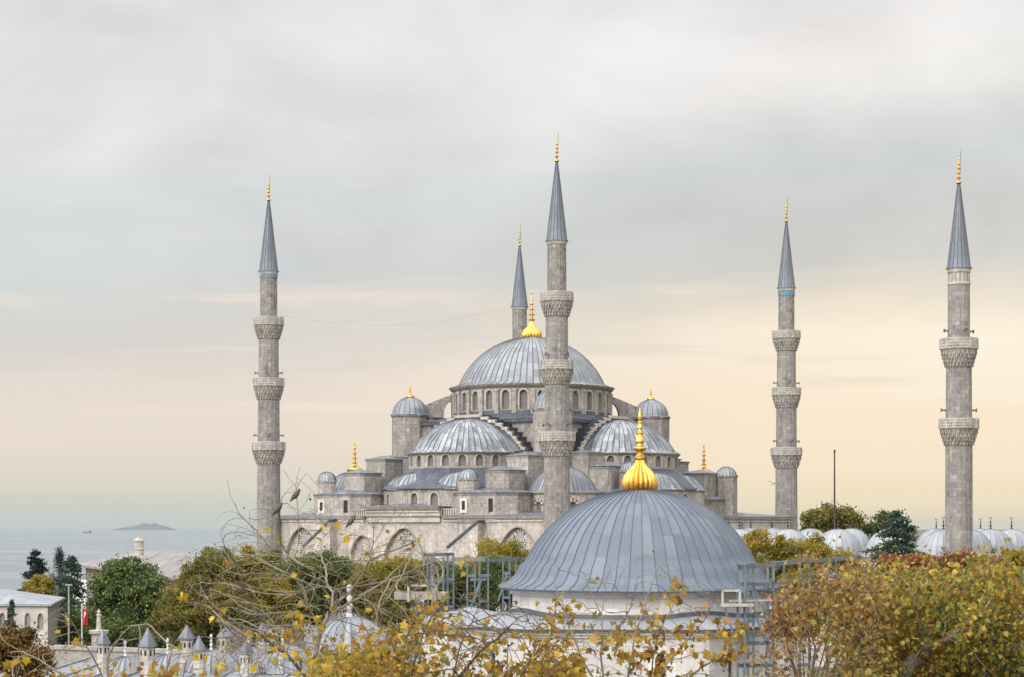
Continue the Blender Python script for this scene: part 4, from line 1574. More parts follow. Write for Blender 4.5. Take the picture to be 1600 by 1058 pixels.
def on_eave(a):
    # ray from the centre to the eave polygon
    d = Vector((cos(a), sin(a)))
    best = None
    for k in range(8):
        p, q = Vector(eave[k]) - Vector((TX, TY)), Vector(eave[(k + 1) % 8]) - Vector((TX, TY))
        e = q - p
        den = d.x * e.y - d.y * e.x
        if abs(den) < 1e-9: continue
        tt_ = (p.x * e.y - p.y * e.x) / den
        u_ = (p.x * d.y - p.y * d.x) / den
        if tt_ > 0 and -1e-6 <= u_ <= 1 + 1e-6:
            best = tt_ if best is None else min(best, tt_)
    return best or 10
wave = lambda a: 0.22 * (max(0, cos((a + 1.15) * 4)) ** 2)
for i in range(n):
    a, b = 2 * pi * i / n, 2 * pi * (i + 1) / n
    ra, rb = on_eave(a), on_eave(b)
    ptf = lambda r, an, z: (TX + r * cos(an), TY + r * sin(an), Z0 + z)
    mb.mi = 0
    mb.quad(ptf(ra, a, -6.0), ptf(rb, b, -6.0), ptf(8.35, b, -5.55 + wave(b)), ptf(8.35, a, -5.55 + wave(a)), [(i * .5, 0), (i * .5 + .5, 0), (i * .5 + .5, 2), (i * .5, 2)])
    mb.mi = 1
    mb.quad(ptf(8.35, a, -5.6 + wave(a)), ptf(8.35, b, -5.6 + wave(b)), ptf(8.3, b, -5.3 + wave(b)), ptf(8.3, a, -5.3 + wave(a)))
    mb.quad(ptf(8.3, a, -5.3 + wave(a)), ptf(8.3, b, -5.3 + wave(b)), ptf(8.05, b, -5.28 + wave(b)), ptf(8.05, a, -5.28 + wave(a)))
mb.build('skirt_roof', [M['lead_skirt'], M['lead_edge']], tomb)
# lower porch on the left side
mb = MB()
pf = [(-5.4, 113.6), (0.2, 113.6), (0.2, 124.5), (-5.4, 124.5)]
mb.prism(pf, 0, Z0 - 6.15)
pw = mb.build('porch', M['marble'], tomb)
mb = MB()
mb.prism(grow(pf, 0.5), Z0 - 6.1, Z0 - 5.98, True, True)
mb.pyramid(grow(pf, 0.45), Z0 - 5.95, Z0 - 5.1)
mb.build('porch_roof', M['lead_skirt'], pw)

# ------------------------------------------------------------------ grey steel protection frames round the tomb
M['steel'] = mat_plain('grey_blue_steel', (0.125, 0.16, 0.195), 0.45, 0.0, 0.35, 1.2, (0.075, 0.095, 0.115), 0.5, 0.15)
M['pale_steel'] = mat_plain('worn_pale_steel', (0.42, 0.40, 0.37), 0.6, 0.0, 0.3, 2.0, (0.26, 0.22, 0.18))
M['timber'] = mat_plain('weathered_plank', (0.32, 0.28, 0.25), 0.85, 0.0, 0.35, 1.5)


def frame_column(parent, px, Y, ytop, pair=0.22, w=0.12, zbot=0.0):
    """laced column: two channels and battens"""
    p = P(px, ytop, Y)
    mb = MB()
    for s in (-1, 1):
        mb.beam((p.x + s * pair, Y, zbot), (p.x + s * pair, Y, p.z), w, w * 1.3)
    z = zbot + 1.0
    while z < p.z:
        mb.box((p.x, Y - w * 0.72, z), (pair * 2 + w, 0.03, 0.22))
        z += 1.9
    mb.box((p.x, Y, p.z + 0.03), (pair * 2 + w * 1.6, w * 2, 0.06))
    return mb.build('column', M['steel'], parent)


def rail(parent, a, b, h=0.2, mat='steel', name='beam', w=0.1):
    mb = MB()
    mb.beam(P(*a), P(*b), w, h)
    return mb.build(name, M[mat], parent)


fr = thing('steel_frame', (14.0, 112, 0), 'blue grey steel frame standing at the right of the tomb dome', 'scaffold')
cols_r = [(1158, 108.5, 883, 0.2), (1173, 111.5, 884, 0.16), (1204, 110.5, 884, 0.17), (1216, 117.5, 878, 0.34), (1257, 128, 869, 0.32), (1300, 138, 872, 0.30), (1337, 148, 868, 0.28)]
for (px, Y, yt, pr_) in cols_r:
    frame_column(fr, px, Y, yt, pr_, 0.13)
rail(fr, (1154, 886, 108.5), (1218, 882, 117.5), 0.32)
rail(fr, (1216, 881, 117.5), (1257, 876, 128), 0.3)
rail(fr, (1257, 876, 128), (1300, 874, 138), 0.3)
rail(fr, (1300, 874, 138), (1340, 871, 148), 0.28)
rail(fr, (1216, 909, 117.5), (1257, 906, 128), 0.18)
rail(fr, (1257, 905, 128), (1330, 902, 146), 0.16)
rail(fr, (1216, 935, 117.5), (1250, 934, 127), 0.18)
for y in (913, 962, 1005, 1040):
    rail(fr, (1156, y, 108.4), (1208, y, 110.4), 0.22)
rail(fr, (1140, 939, 108.2), (1206, 938, 109.4), 0.10, 'pale_steel')
rail(fr, (1147, 1034, 108.2), (1200, 1031, 109.4), 0.14, 'timber', 'plank', 0.3)
for (a, b) in (((1176, 915, 110), (1201, 967, 110)), ((1133, 951, 108.3), (1150, 1004, 108.3)), ((1177, 952, 109), (1198, 1006, 109)), ((1257, 905, 127.7), (1245, 960, 127.7)), ((1257, 905, 128.3), (1266, 960, 128.3))):
    rail(fr, a, b, 0.16, 'steel', 'brace', 0.12)
# work platform with its guard frame
mb = MB()
p0, p1 = P(1128, 946, 108), P(1178, 946, 108)
mb.box(((p0.x + p1.x) / 2, 108.4, p0.z), (p1.x - p0.x, 0.9, 0.14))
pl = mb.build('platform', M['pale_steel'], fr)
mb = MB()
a, b = P(1129, 923, 108), P(1156, 923, 108)
lo = p0.z
for (u, v) in (((a.x, lo), (a.x, a.z)), ((b.x, lo), (b.x, a.z)), ((a.x, a.z), (b.x, a.z))):
    mb.beam((u[0], 108.0, u[1]), (v[0], 108.0, v[1]), 0.12)
mb.build('guard_frame', M['pale_steel'], pl)

fl_ = thing('steel_frame', (-5, 130, 0), 'blue grey steel frame with plank landing left of the tomb dome', 'scaffold')
for (px, Y, yt, pr_) in ((671, 128, 866, 0.12), (685, 129, 865, 0.34), (704, 131, 866, 0.2), (736, 141, 876, 0.28), (756, 141, 871, 0.32), (791, 148, 871, 0.26), (810, 148, 872, 0.22)):
    frame_column(fl_, px, Y, yt, pr_, 0.13)
rail(fl_, (662, 867, 129), (708, 866, 131), 0.22)
rail(fl_, (662, 880, 128.6), (708, 879, 131), 0.2)
rail(fl_, (706, 874, 131), (758, 874, 141), 0.3, 'pale_steel')
rail(fl_, (756, 876, 141), (828, 873, 150), 0.24)
rail(fl_, (735, 906, 141), (760, 905, 141), 0.2)
rail(fl_, (790, 902, 148), (812, 902, 148), 0.2)
rail(fl_, (664, 910, 128.6), (706, 909, 130.8), 0.2)
for (a, b) in (((752, 905, 140.5), (733, 955, 140.5)), ((792, 897, 147), (778, 940, 147)), ((641, 940, 127.8), (655, 975, 127.8))):
    rail(fl_, a, b, 0.2, 'steel', 'brace', 0.14)
mb = MB()
p0, p1 = P(616, 931, 127), P(700, 931, 127)
mb.box(((p0.x + p1.x) / 2, 127.4, p0.z), (p1.x - p0.x, 1.0, 0.5))
pl = mb.build('plank_landing', M['timber'], fl_)
mb = MB()
a, b = P(638, 915, 126.8), P(680, 915, 126.8)
lo = p0.z - 0.4
for (u, v) in (((a.x, lo), (a.x, a.z)), ((b.x, lo), (b.x, a.z)), ((a.x, a.z), (b.x, a.z))):
    mb.beam((u[0], 126.8, u[1]), (v[0], 126.8, v[1]), 0.13)
mb.build('guard_frame', M['pale_steel'], pl)

# ------------------------------------------------------------------ buildings on the left
M['plaster'] = mat_plain('old_plaster', (0.47, 0.44, 0.40), 0.9, 0, 0.45, 0.5, (0.30, 0.28, 0.26), 0.2, 0.3)
M['rubble'] = mat_stone('rubble_wall', (0.42, 0.395, 0.36), (0.30, 0.28, 0.26), (0.36, 0.34, 0.31), bw=0.5, bh=0.28, stain=0.5)
M['tin'] = mat_lead('sheet_roof_rusty', (0.13, 0.112, 0.103), (0.19, 0.172, 0.162), (0.27, 0.258, 0.25), su=1.25, sv=30, streak=0.5, line=0.10, linecol=(0.11, 0.06, 0.045))
M['lead_house'] = mat_lead('lead_house_roof', (0.12, 0.13, 0.15), (0.18, 0.192, 0.215), (0.30, 0.31, 0.325), su=1.3, sv=12, streak=0.3, line=0.06)

h1 = thing('stone_house', (-40, 150, 0), 'pale stone house with arched grilles and seamed lead roof at left edge', 'house')
q = [(-54, 149.5), (-35.9, 146.0), (-38.3, 160.0), (-56, 163)]
mb = MB()
A = Vector((-54, 149.5, 0)); B = Vector((-35.9, 146, 0)); t = (B - A); L_ = t.length; t.normalize(); nn = Vector((t.y, -t.x, 0))
f1 = lambda s, z, d: A + t * s - nn * d + Vector((0, 0, Z0 + z))
wx = [(P(px, 0, 147.0).x - A.x) / t.x for px in (-60, -35, 5, 46.5, 67.5)]
pn = arched_wall(mb, f1, 0, L_, -18, -6.1, [(w_, 0.50, -8.05, -7.05, 'p') for w_ in wx[1:]], 0.18, 2, 8)
h1w = mb.build('plaster_wall', M['plaster'], h1)
for pm in pn:
    pm.build('window', mat_lattice('small_grille', (0.30, 0.28, 0.25), (0.03, 0.03, 0.03), 0.14, 0.13, 0.03) if 'small_grille' not in bpy.data.materials else bpy.data.materials['small_grille'], h1w)
mb = MB()
B2 = Vector((-38.3, 160, 0))
mb.quad(B, B2, B2 + Vector((0, 0, Z0 - 6.1)), B + Vector((0, 0, Z0 - 6.1)))
mb.quad(B2, Vector((-56, 163, 0)), Vector((-56, 163, Z0 - 6.1)), B2 + Vector((0, 0, Z0 - 6.1)))
mb.quad(Vector((-56, 163, 0)), A, A + Vector((0, 0, Z0 - 6.1)), Vector((-56, 163, Z0 - 6.1)))
mb.build('side_wall', M['rubble'], h1)
mb = MB()
eq = grow(q, 0.45)
r0, r1 = Vector((-51, 156, Z0 - 4.6)), Vector((-46, 155, Z0 - 4.6))
ev = [Vector((x, y, Z0 - 6.05)) for x, y in eq]
mb.quad(ev[0], ev[1], r1, r0); mb.poly([ev[1], ev[2], r1]); mb.quad(ev[2], ev[3], r0, r1); mb.poly([ev[3], ev[0], r0])
mb.prism(eq, Z0 - 6.2, Z0 - 6.06, True, True)
mb.build('roof', M['lead_skirt'], h1)

h2 = thing('hip_roofed_house', (-45, 235, 0), 'house with wide rusty seamed hip roof and round chimney before the sea', 'house')
eA, eB, eC, eD = Vector((-60.8, 262, Z0 - 5.3)), Vector((-38.2, 215, Z0 - 5.95)), Vector((-24, 232, Z0 - 5.6)), Vector((-42, 285, Z0 - 5.3))
rA, rB = Vector((-51.0, 262, Z0 - 3.45)), Vector((-44.0, 246, Z0 - 3.35))
mb = MB()
mb.quad(eA, eB, rB, rA); mb.poly([eB, eC, rB]); mb.quad(eC, eD, rA, rB); mb.poly([eD, eA, rA])
lo = [v - Vector((0, 0, 0.28)) for v in (eA, eB, eC, eD)]
for i in range(4):
    j = (i + 1) % 4
    e = (eA, eB, eC, eD)
    mb.quad(lo[i], lo[j], e[j], e[i])
mb.poly(lo[::-1])
h2r = mb.build('roof', M['tin'], h2)
mb = MB()
cen = (eA + eB + eC + eD) / 4
wq = [((v - cen) * 0.9 + cen) for v in (eA, eB, eC, eD)]
for i in range(4):
    j = (i + 1) % 4
    mb.quad(Vector((wq[i].x, wq[i].y, 0)), Vector((wq[j].x, wq[j].y, 0)), Vector((wq[j].x, wq[j].y, wq[j].z - .2)), Vector((wq[i].x, wq[i].y, wq[i].z - .2)))
mb.build('wall', mat_plain('brown_wall', (0.24, 0.20, 0.165), 0.9, 0, 0.35, 0.6), h2)
c = P(217, 0, 245)
mb = MB()
z_ = lambda y: CAMZ + (822 - y) / F * 245
mb.lathe((c.x, 245), [(0.66, z_(868)), (0.64, z_(860)), (0.72, z_(859)), (0.72, z_(857.5)), (0.6, z_(857)), (0.58, z_(847)), (0.75, z_(846)), (0.75, z_(844.5)), (0.62, z_(844)), (0.5, z_(842)), (0.25, z_(840.8)), (0.12, z_(840)), (0.16, z_(839.3)), (0.02, z_(838))], 12)
chm = mb.build('chimney', M['stone_carved'], h2r)
mb = MB()
# roof terrace rail and white lower house beside it
h3 = thing('white_annex', P(128, 905, 236), 'small white annex partly hidden left of the rounded tree', 'house')
p0, p1 = P(112, 908, 240), P(146, 908, 240)
hq = [(p0.x, 238), (p1.x, 236), (p1.x + 1, 246), (p0.x, 247)]
mb = MB()
mb.prism(hq, 0, p0.z)
mb.build('wall', mat_plain('white_render', (0.60, 0.58, 0.55), 0.9, 0, 0.2, 0.6), h3)
mb = MB()
for i in range(7):
    t_ = i / 6
    x_ = p0.x + (p1.x - p0.x) * t_
    mb.beam((x_, 238.2 - 2 * t_, p0.z), (x_, 238.2 - 2 * t_, p0.z + 0.95), 0.06)
mb.beam((p0.x, 238.2, p0.z + 0.95), (p1.x, 236.2, p0.z + 0.95), 0.08)
mb.beam((p0.x, 238.2, p0.z + 0.5), (p1.x, 236.2, p0.z + 0.5), 0.05)
mb.build('terrace_rail', M['iron'], h3)

# stone boundary wall
mb = MB()
a, b = P(82, 1008, 122), P(352, 1019, 116)
d = (b - a); d.z = 0; L_ = d.length; d.normalize(); nn = Vector((-d.y, d.x, 0))
for (s0, s1) in ((0, L_),):
    q = [(a + d * s0 - nn * .3), (a + d * s1 - nn * .3), (a + d * s1 + nn * .3), (a + d * s0 + nn * .3)]
    mb.prism([(p.x, p.y) for p in q], 0, a.z - 0.25)
    q = [(a + d * s0 - nn * .42), (a + d * s1 - nn * .42), (a + d * s1 + nn * .42), (a + d * s0 + nn * .42)]
    mb.prism([(p.x, p.y) for p in q], a.z - 0.24, a.z, True, True)
tag(mb.build('boundary_wall', M['rubble'], None, origin=(a.x, a.y, 0)), 'long grey stone wall with coping running behind the conical chimneys', 'wall')

# domed college with conical chimney caps
M['cream_stone'] = mat_stone('cream_stone', (0.64, 0.595, 0.53), (0.52, 0.48, 0.42), (0.36, 0.33, 0.29), bw=0.5, bh=0.25, stain=0.5, streak=0.5)
md = thing('domed_college', (-15, 100, 0), 'low white building with pale lead domes and cone capped chimneys', 'college')
za = -7.75
mb = MB()
q = [(-24, 94.5), (-5.2, 94.5), (-5.2, 108), (-24, 108)]
mb.prism(q, 0, Z0 + za)
mb.build('wall', M['cream_stone'], md)
mb = MB()
mb.prism(grow(q, 0.4), Z0 + za + .01, Z0 + za + 0.15, True, True)
for i in range(12):
    x0_ = -24.2 + i * 1.6
    mb.beam((x0_, 94.2, Z0 + za + .2), (x0_, 108.2, Z0 + za + .2), 0.14, 0.10)
mb.build('roof', M['lead_house'], md)
for (px, ytop, R, rise, Y) in ((546, 964, 2.35, 2.1, 97.5), (442, 1008, 1.9, 1.25, 98.5), (388, 1012, 1.7, 1.2, 101), (330, 1016, 1.6, 1.1, 99), (262, 1022, 1.7, 1.05, 101), (196, 1026, 1.5, 1.0, 100)):
    p = P(px, ytop, Y)
    mb = MB()
    mb.lathe((p.x, Y), [(R + .1, Z0 + za + .1), (R + .1, p.z - rise - .05)], 24)
    mb.ribbed((p.x, Y), cap_profile(R, rise, p.z - rise, 10, flare=0.22), 26, 0.08, 0.05)
    dm = mb.build('dome', M['lead_house'], md)
    hh = 1.7 if px == 546 else 0.85
    mb = MB()
    k = hh / 1.7
    mb.lathe((p.x, Y), [(0.22 * k, p.z - .05), (0.15 * k, p.z + .15 * k), (0.09 * k, p.z + .3 * k), (0.17 * k, p.z + .5 * k), (0.17 * k, p.z + .62 * k), (0.08 * k, p.z + .75 * k), (0.15 * k, p.z + .92 * k), (0.14 * k, p.z + 1.02 * k), (0.06 * k, p.z + 1.15 * k), (0.10 * k, p.z + 1.28 * k), (0.16 * k, p.z + 1.45 * k), (0.14 * k, p.z + 1.58 * k), (0.03, p.z + 1.7 * k)], 12)
    mb.build('marble_finial', mat_plain('carved_marble', (0.50, 0.49, 0.49), 0.6, 0, 0.3, 3) if 'carved_marble' not in bpy.data.materials else bpy.data.materials['carved_marble'], dm)
chs = [(161, 982, 1006, 20, 96.2), (231, 980, 1010, 24, 95.4), (292, 976, 998, 22, 99), (311, 992, 1016, 19, 96.3), (352, 979, 995, 22, 100.5), (385, 999, 1021, 20, 96.0), (410, 972, 990, 20, 103), (424, 978, 996, 17, 100)]
for (px, yt, yb, w, Y) in chs:
    t0, b0 = P(px, yt, Y), P(px, yb, Y)
    r = w / 2 / F * Y * 1.12
    mb = MB()
    o8 = [(t0.x + r * .84 * cos(k * pi / 4 + .2), Y + r * .84 * sin(k * pi / 4 + .2)) for k in range(8)]
    mb.prism(o8, Z0 + za - .2, b0.z)
    mb.mi = 1
    for k in range(8):
        a_ = k * pi / 4 + .2 + pi / 8
        mb.box((t0.x + r * .78 * cos(a_), Y + r * .78 * sin(a_), b0.z - .32), (0.05, r * .22, 0.26), a_)
    ch = mb.build('chimney', [M['cream_stone'], M['dark']], md)
    mb = MB()
    mb.pyramid(grow(o8, r * .26), b0.z + .04, t0.z, None, 0.06)
    mb.build('cone_cap', M['lead_flat'], ch)

# marble column, flag, lamp pole
mb = MB()
p = P(154.5, 985, 150)
mb.lathe((p.x, 150), [(.62, 0), (.62, p.z - .35), (.8, p.z - .25), (.8, p.z), (.24, p.z + .05), (.20, p.z + .25), (.17, p.z + 1.1), (.24, p.z + 1.2), (.12, p.z + 1.3), (.17, p.z + 1.45), (.06, p.z + 1.6), (.02, p.z + 1.7)], 12)
tag(mb.build('marble_column', M['cream_stone'], None, origin=(p.x, 150, 0)), 'slim white marble column on a round plinth among the trees', 'column')
p = P(107.5, 1005, 140)
mb = MB()
mb.tube([(p.x, 140, 0), (p.x, 140, CAMZ + (822 - 915) / F * 140)], [.09, .06], 8)
mb.box((p.x, 140, CAMZ + (822 - 914) / F * 140), (.5, .2, .1))
tag(mb.build('lamp_pole', mat_plain('grey_pole', (0.28, 0.27, 0.25), 0.5), None, origin=(p.x, 140, 0)), 'plain grey pole standing before the dark conifer', 'pole')
fg = thing('flag', (P(128, 0, 135).x, 135, 0), 'small red flag with white crescent hanging from a pale pole', 'flag')
mb = MB()
x_ = P(128, 0, 135).x
zt_ = CAMZ + (822 - 943) / F * 135
mb.tube([(x_, 135, 0), (x_, 135, zt_)], .05, 8)
mb.build('flagpole', mat_plain('flagpole_paint', (0.45, 0.52, 0.50), 0.4), fg)
mb = MB()
zt_ -= 0.35
for i in range(6):
    for k in range(6):
        def fp_(i, k):
            u = i / 6; v = k / 6
            return (x_ + .05 + u * 0.34 + .03 * sin(v * 5), 135 - .07 + 0.09 * sin(u * 7 + v * 2) , zt_ - v * 1.15 - u * 0.10)
        mb.mi = 1 if (i in (2, 3) and k in (1, 2)) and not (i == 3 and k == 2) else 0
        mb.quad(fp_(i, k + 1), fp_(i + 1, k + 1), fp_(i + 1, k), fp_(i, k))
mb.build('cloth', [mat_plain('flag_red', (0.42, 0.03, 0.035), 0.8), mat_plain('flag_white', (0.7, 0.66, 0.66), 0.8)], fg)

# small red tiled roof seen between frame and leaves
rr = thing('tiled_shed', P(1240, 940, 135), 'small red tiled roof showing behind the right steel frame', 'shed')
mb = MB()
p0, p1 = P(1218, 955, 133), P(1262, 955, 133)
mb.prism([(p0.x, 133), (p1.x, 133), (p1.x, 138), (p0.x, 138)], 0, p0.z)
mb.build('wall', M['plaster'], rr)
mb = MB()
mb.quad((p0.x - .3, 132.7, p0.z), (p1.x + .3, 132.7, p0.z), (p1.x + .3, 138, p0.z + 1.0), (p0.x - .3, 138, p0.z + 1.0))
for i in range(16):
    x_ = p0.x - .2 + i * (p1.x - p0.x + .4) / 15
    mb.tube([(x_, 132.7, p0.z + .03), (x_, 138, p0.z + 1.03)], .05, 5)
mb.build('roof', mat_plain('roof_tile', (0.34, 0.10, 0.06), 0.8, 0, 0.4, 3), rr)

# ------------------------------------------------------------------ ground, sea, island
M['ground'] = mat_plain('ground', (0.075, 0.075, 0.05), 0.95, 0, 0.5, 0.25, (0.12, 0.105, 0.08), 0.1, 0.3)
mb = MB()
xs = [-25000, -6000, -600, -160, -60, 0, 60, 160, 600]
ys = [-300, -20, 60, 200, 330, 420, 520, 640, 700]
def gz(x, y):
    if y < 330: return 0.0
    if y < 640: return -30 * (y - 330) / 310.0
    return -30.0
for i in range(len(xs) - 1):
    for j in range(len(ys) - 1):
        mb.quad(*[(x, y, gz(x, y)) for x, y in ((xs[i], ys[j]), (xs[i + 1], ys[j]), (xs[i + 1], ys[j + 1]), (xs[i], ys[j + 1]))])
# land runs on to the right behind the city
for j in range(len(ys) - 1):
    mb.quad(*[(x, y, gz(x, y)) for x, y in ((600, ys[j]), (25000, ys[j]), (25000, ys[j + 1]), (600, ys[j + 1]))])
mb.quad((-4, 700, -30), (25000, 700, -30), (25000, 23500, -26.5), (-100, 23500, -26.5))
mb.quad((-25000, 700, -30), (-4, 700, -30), (-100, 23500, -30), (-25000, 23500, -30))
tag(mb.build('ground', M['ground'], None, smooth=False), kind='structure')

m, t, b_ = new_mat('sea_water')
M['sea'] = m
tcn = t.n('ShaderNodeTexCoord')
ob = tcn.outputs['Object']
n1 = t.noise(t.scalev(ob, (0.0010, 0.0035, 1)), 1.0, 6, 0.6, 0.4)
n2 = t.noise(t.scalev(ob, (0.03, 0.012, 1)), 1.0, 4, 0.6)
col = t.mix(t.mapr(n1, 0.40, 0.60, 0, 1, True), (0.10, 0.122, 0.128), (0.165, 0.187, 0.19))
col = t.mix(t.mapr(n2, 0.40, 0.65, 0, 0.35, True), col, (0.09, 0.11, 0.116))
t.L(col, b_.inputs['Base Color'])
t.L(t.mapr(n1, 0.3, 0.7, 0.35, 0.55), b_.inputs['Roughness'])
b_.inputs['Specular IOR Level'].default_value = 0.5
bp = t.n('ShaderNodeBump')
bp.inputs['Strength'].default_value = 0.25
bp.inputs['Distance'].default_value = 2.0
t.L(n2, bp.inputs['Height'])
t.L(bp.outputs[0], b_.inputs['Normal'])
SEA_Z = -26.0
mb = MB()
SD = 22000
rows = [600, 900, 1400, 2200, 3600, 6000, 10000, 15000, SD]
for j in range(len(rows) - 1):
    for (x0_, x1_) in ((-1.2, -0.6), (-0.6, -0.3), (-0.3, -0.12), (-0.12, 0.0)):
        mb.quad((x0_ * rows[j], rows[j], SEA_Z), (x1_ * rows[j], rows[j], SEA_Z), (x1_ * rows[j + 1], rows[j + 1], SEA_Z), (x0_ * rows[j + 1], rows[j + 1], SEA_Z))
tag(mb.build('sea', M['sea'], None, smooth=False), kind='structure')

# island on the horizon
mb = MB()
YI = 20000.0
prof = [(176, 0), (181, 1.6), (187, 3.0), (195, 4.6), (203, 5.6), (210, 7.6), (217, 8.6), (223, 11.2), (227, 10.4), (232, 9.4), (236, 10.2), (239, 11.2), (243, 10.8), (246, 8.6), (252, 7.4), (259, 6.0), (264, 3.6), (269, 0)]
def ipt(px, h, dy):
    return ((px - 800) / F * YI, YI + dy, SEA_Z + 0.5 + h / F * YI)
lay = [(-300, 0.0), (-180, 0.55), (-60, 0.9), (60, 1.0), (220, 0.6), (420, 0.0)]
for i in range(len(prof) - 1):
    for k in range(len(lay) - 1):
        (xa, ha), (xb, hb) = prof[i], prof[i + 1]
        (da, fa), (db, fb) = lay[k], lay[k + 1]
        mb.quad(ipt(xa, ha * fa, da), ipt(xb, hb * fa, da), ipt(xb, hb * fb, db), ipt(xa, ha * fb, db))
isl = mb.build('island', mat_plain('island_scrub', (0.06, 0.075, 0.06), 0.95, 0, 0.4, 0.01, (0.12, 0.11, 0.10)), None, 60, origin=(-4000, YI, SEA_Z))
tag(isl, kind='structure')
# one far ship
mb = MB()
p = P(136, 831.0, 11500)
for (x0_, x1_, z0_, z1_, w_) in ((-26, 26, 0, 7, 9), (12, 22, 7, 17, 8), (-16, -10, 7, 12, 6)):
    mb.box((p.x + (x0_ + x1_) / 2, 11500, SEA_Z + .3 + (z0_ + z1_) / 2), (x1_ - x0_, w_, z1_ - z0_))
tag(mb.build('ship', mat_plain('ship_hull', (0.16, 0.11, 0.10), 0.6), None, origin=(p.x, 11500, SEA_Z)), 'tiny dark ship far out on the sea left of the island', 'ship')

# ------------------------------------------------------------------ sea air
hz = bpy.data.materials.new('sea_air')
hz.use_nodes = True
ht = hz.node_tree
for n_ in list(ht.nodes):
    if n_.type != 'OUTPUT_MATERIAL': ht.nodes.remove(n_)
ho = [n_ for n_ in ht.nodes if n_.type == 'OUTPUT_MATERIAL'][0]
pv = ht.nodes.new('ShaderNodeVolumePrincipled')
pv.inputs['Color'].default_value = (0.45, 0.52, 0.56, 1)
pv.inputs['Density'].default_value = 2.3e-5
pv.inputs['Anisotropy'].default_value = 0.0
ht.links.new(pv.outputs[0], ho.inputs['Volume'])
mb = MB()
mb.prism([(-27500, -500), (27500, -500), (27500, 24500), (-27500, 24500)], -31.5, 78.0, True, True)
tag(mb.build('haze', hz, None, smooth=False), kind='stuff')

# ------------------------------------------------------------------ vegetation helpers
def mesh_arrays(name, verts, loops, starts, totals, mats, parent=None, origin=(0, 0, 0), mat_index=None, smooth=False):
    o0 = ORIGIN[parent] if parent is not None else Vector(origin)
    v = verts - np.array([o0[0], o0[1], o0[2]])
    me = bpy.data.meshes.new(name)
    me.vertices.add(len(v))
    me.vertices.foreach_set('co', v.astype(np.float32).ravel())
    me.loops.add(len(loops))
    me.loops.foreach_set('vertex_index', loops.astype(np.int32))
    me.polygons.add(len(starts))
    me.polygons.foreach_set('loop_start', starts.astype(np.int32))
    try:
        me.polygons.foreach_set('loop_total', totals.astype(np.int32))
    except Exception:
        pass
    if mat_index is not None:
        me.polygons.foreach_set('material_index', mat_index.astype(np.int32))
    if smooth:
        me.polygons.foreach_set('use_smooth', np.ones(len(starts), dtype=bool))
    for m in (mats if isinstance(mats, (list, tuple)) else [mats]):
        me.materials.append(m)
    me.update(calc_edges=True)
    o = bpy.data.objects.new(name, me)
    COL.objects.link(o)
    if parent is not None:
        o.parent = parent
    else:
        o.location = o0
    ORIGIN[o] = o0
    return o


SYC = np.array([(0, 0, 0), (0.17, -0.05, .02), (0.47, 0.10, .05), (0.31, 0.26, .03), (0.58, 0.52, .07), (0.27, 0.53, .04), (0.17, 0.68, .03), (0, 1.0, -.05)])
OVAL = np.array([(0, 0, 0), (0.24, 0.30, .05), (0.22, 0.65, .05), (0, 1.0, -.04)])


def leaf_mesh(name, pos, size, mat, parent, shape='quad', rng=RNG, droop=0.3, origin=(0, 0, 0), up=0.5):
    """leaves at pos; every leaf is two halves folded along the midrib"""
    n = len(pos)
    ax = rng.normal(size=(n, 3)); ax[:, 2] -= droop
    ax /= np.linalg.norm(ax, axis=1)[:, None]
    nr = rng.normal(size=(n, 3)); nr[:, 2] += up
    nr -= ax * np.sum(nr * ax, axis=1)[:, None]
    nr /= np.linalg.norm(nr, axis=1)[:, None]
    bi = np.cross(nr, ax)
    size = np.broadcast_to(size, (n,))
    tpl = {'syc': SYC, 'oval': OVAL}.get(shape)
    if tpl is not None:
        k = len(tpl)
        left = tpl.copy(); left[:, 0] *= -1
        full = np.vstack([tpl, left[1:-1][::-1]])           # outline, one shared midrib
        m = len(full)
        curl = rng.uniform(0.4, 2.2, size=n)
        V = (pos[:, None, :] + size[:, None, None] * (full[None, :, 0:1] * bi[:, None, :] + full[None, :, 1:2] * ax[:, None, :] + (full[None, :, 2:3] * curl[:, None, None]) * 2.0 * nr[:, None, :]))
        base = (np.arange(n) * m)[:, None]
        right = np.arange(k)
        leftc = np.concatenate([[0], np.arange(k - 1, m)])
        L = np.concatenate([base + right[None], base + leftc[None]], axis=1).ravel()
        tot = np.tile([k, len(leftc)], n)
        V = V.reshape(-1, 3)
    else:
        w = 0.36
        c = np.array([(0, 0), (w, 0.5), (0, 1), (-w, 0.5)])
        V = (pos[:, None, :] + size[:, None, None] * (c[None, :, 0:1] * bi[:, None, :] + c[None, :, 1:2] * ax[:, None, :])).reshape(-1, 3)
        L = np.arange(4 * n)
        tot = np.full(n, 4)
    st = np.concatenate([[0], np.cumsum(tot)[:-1]])
    return mesh_arrays(name, V, L, st, tot, mat, parent, origin)


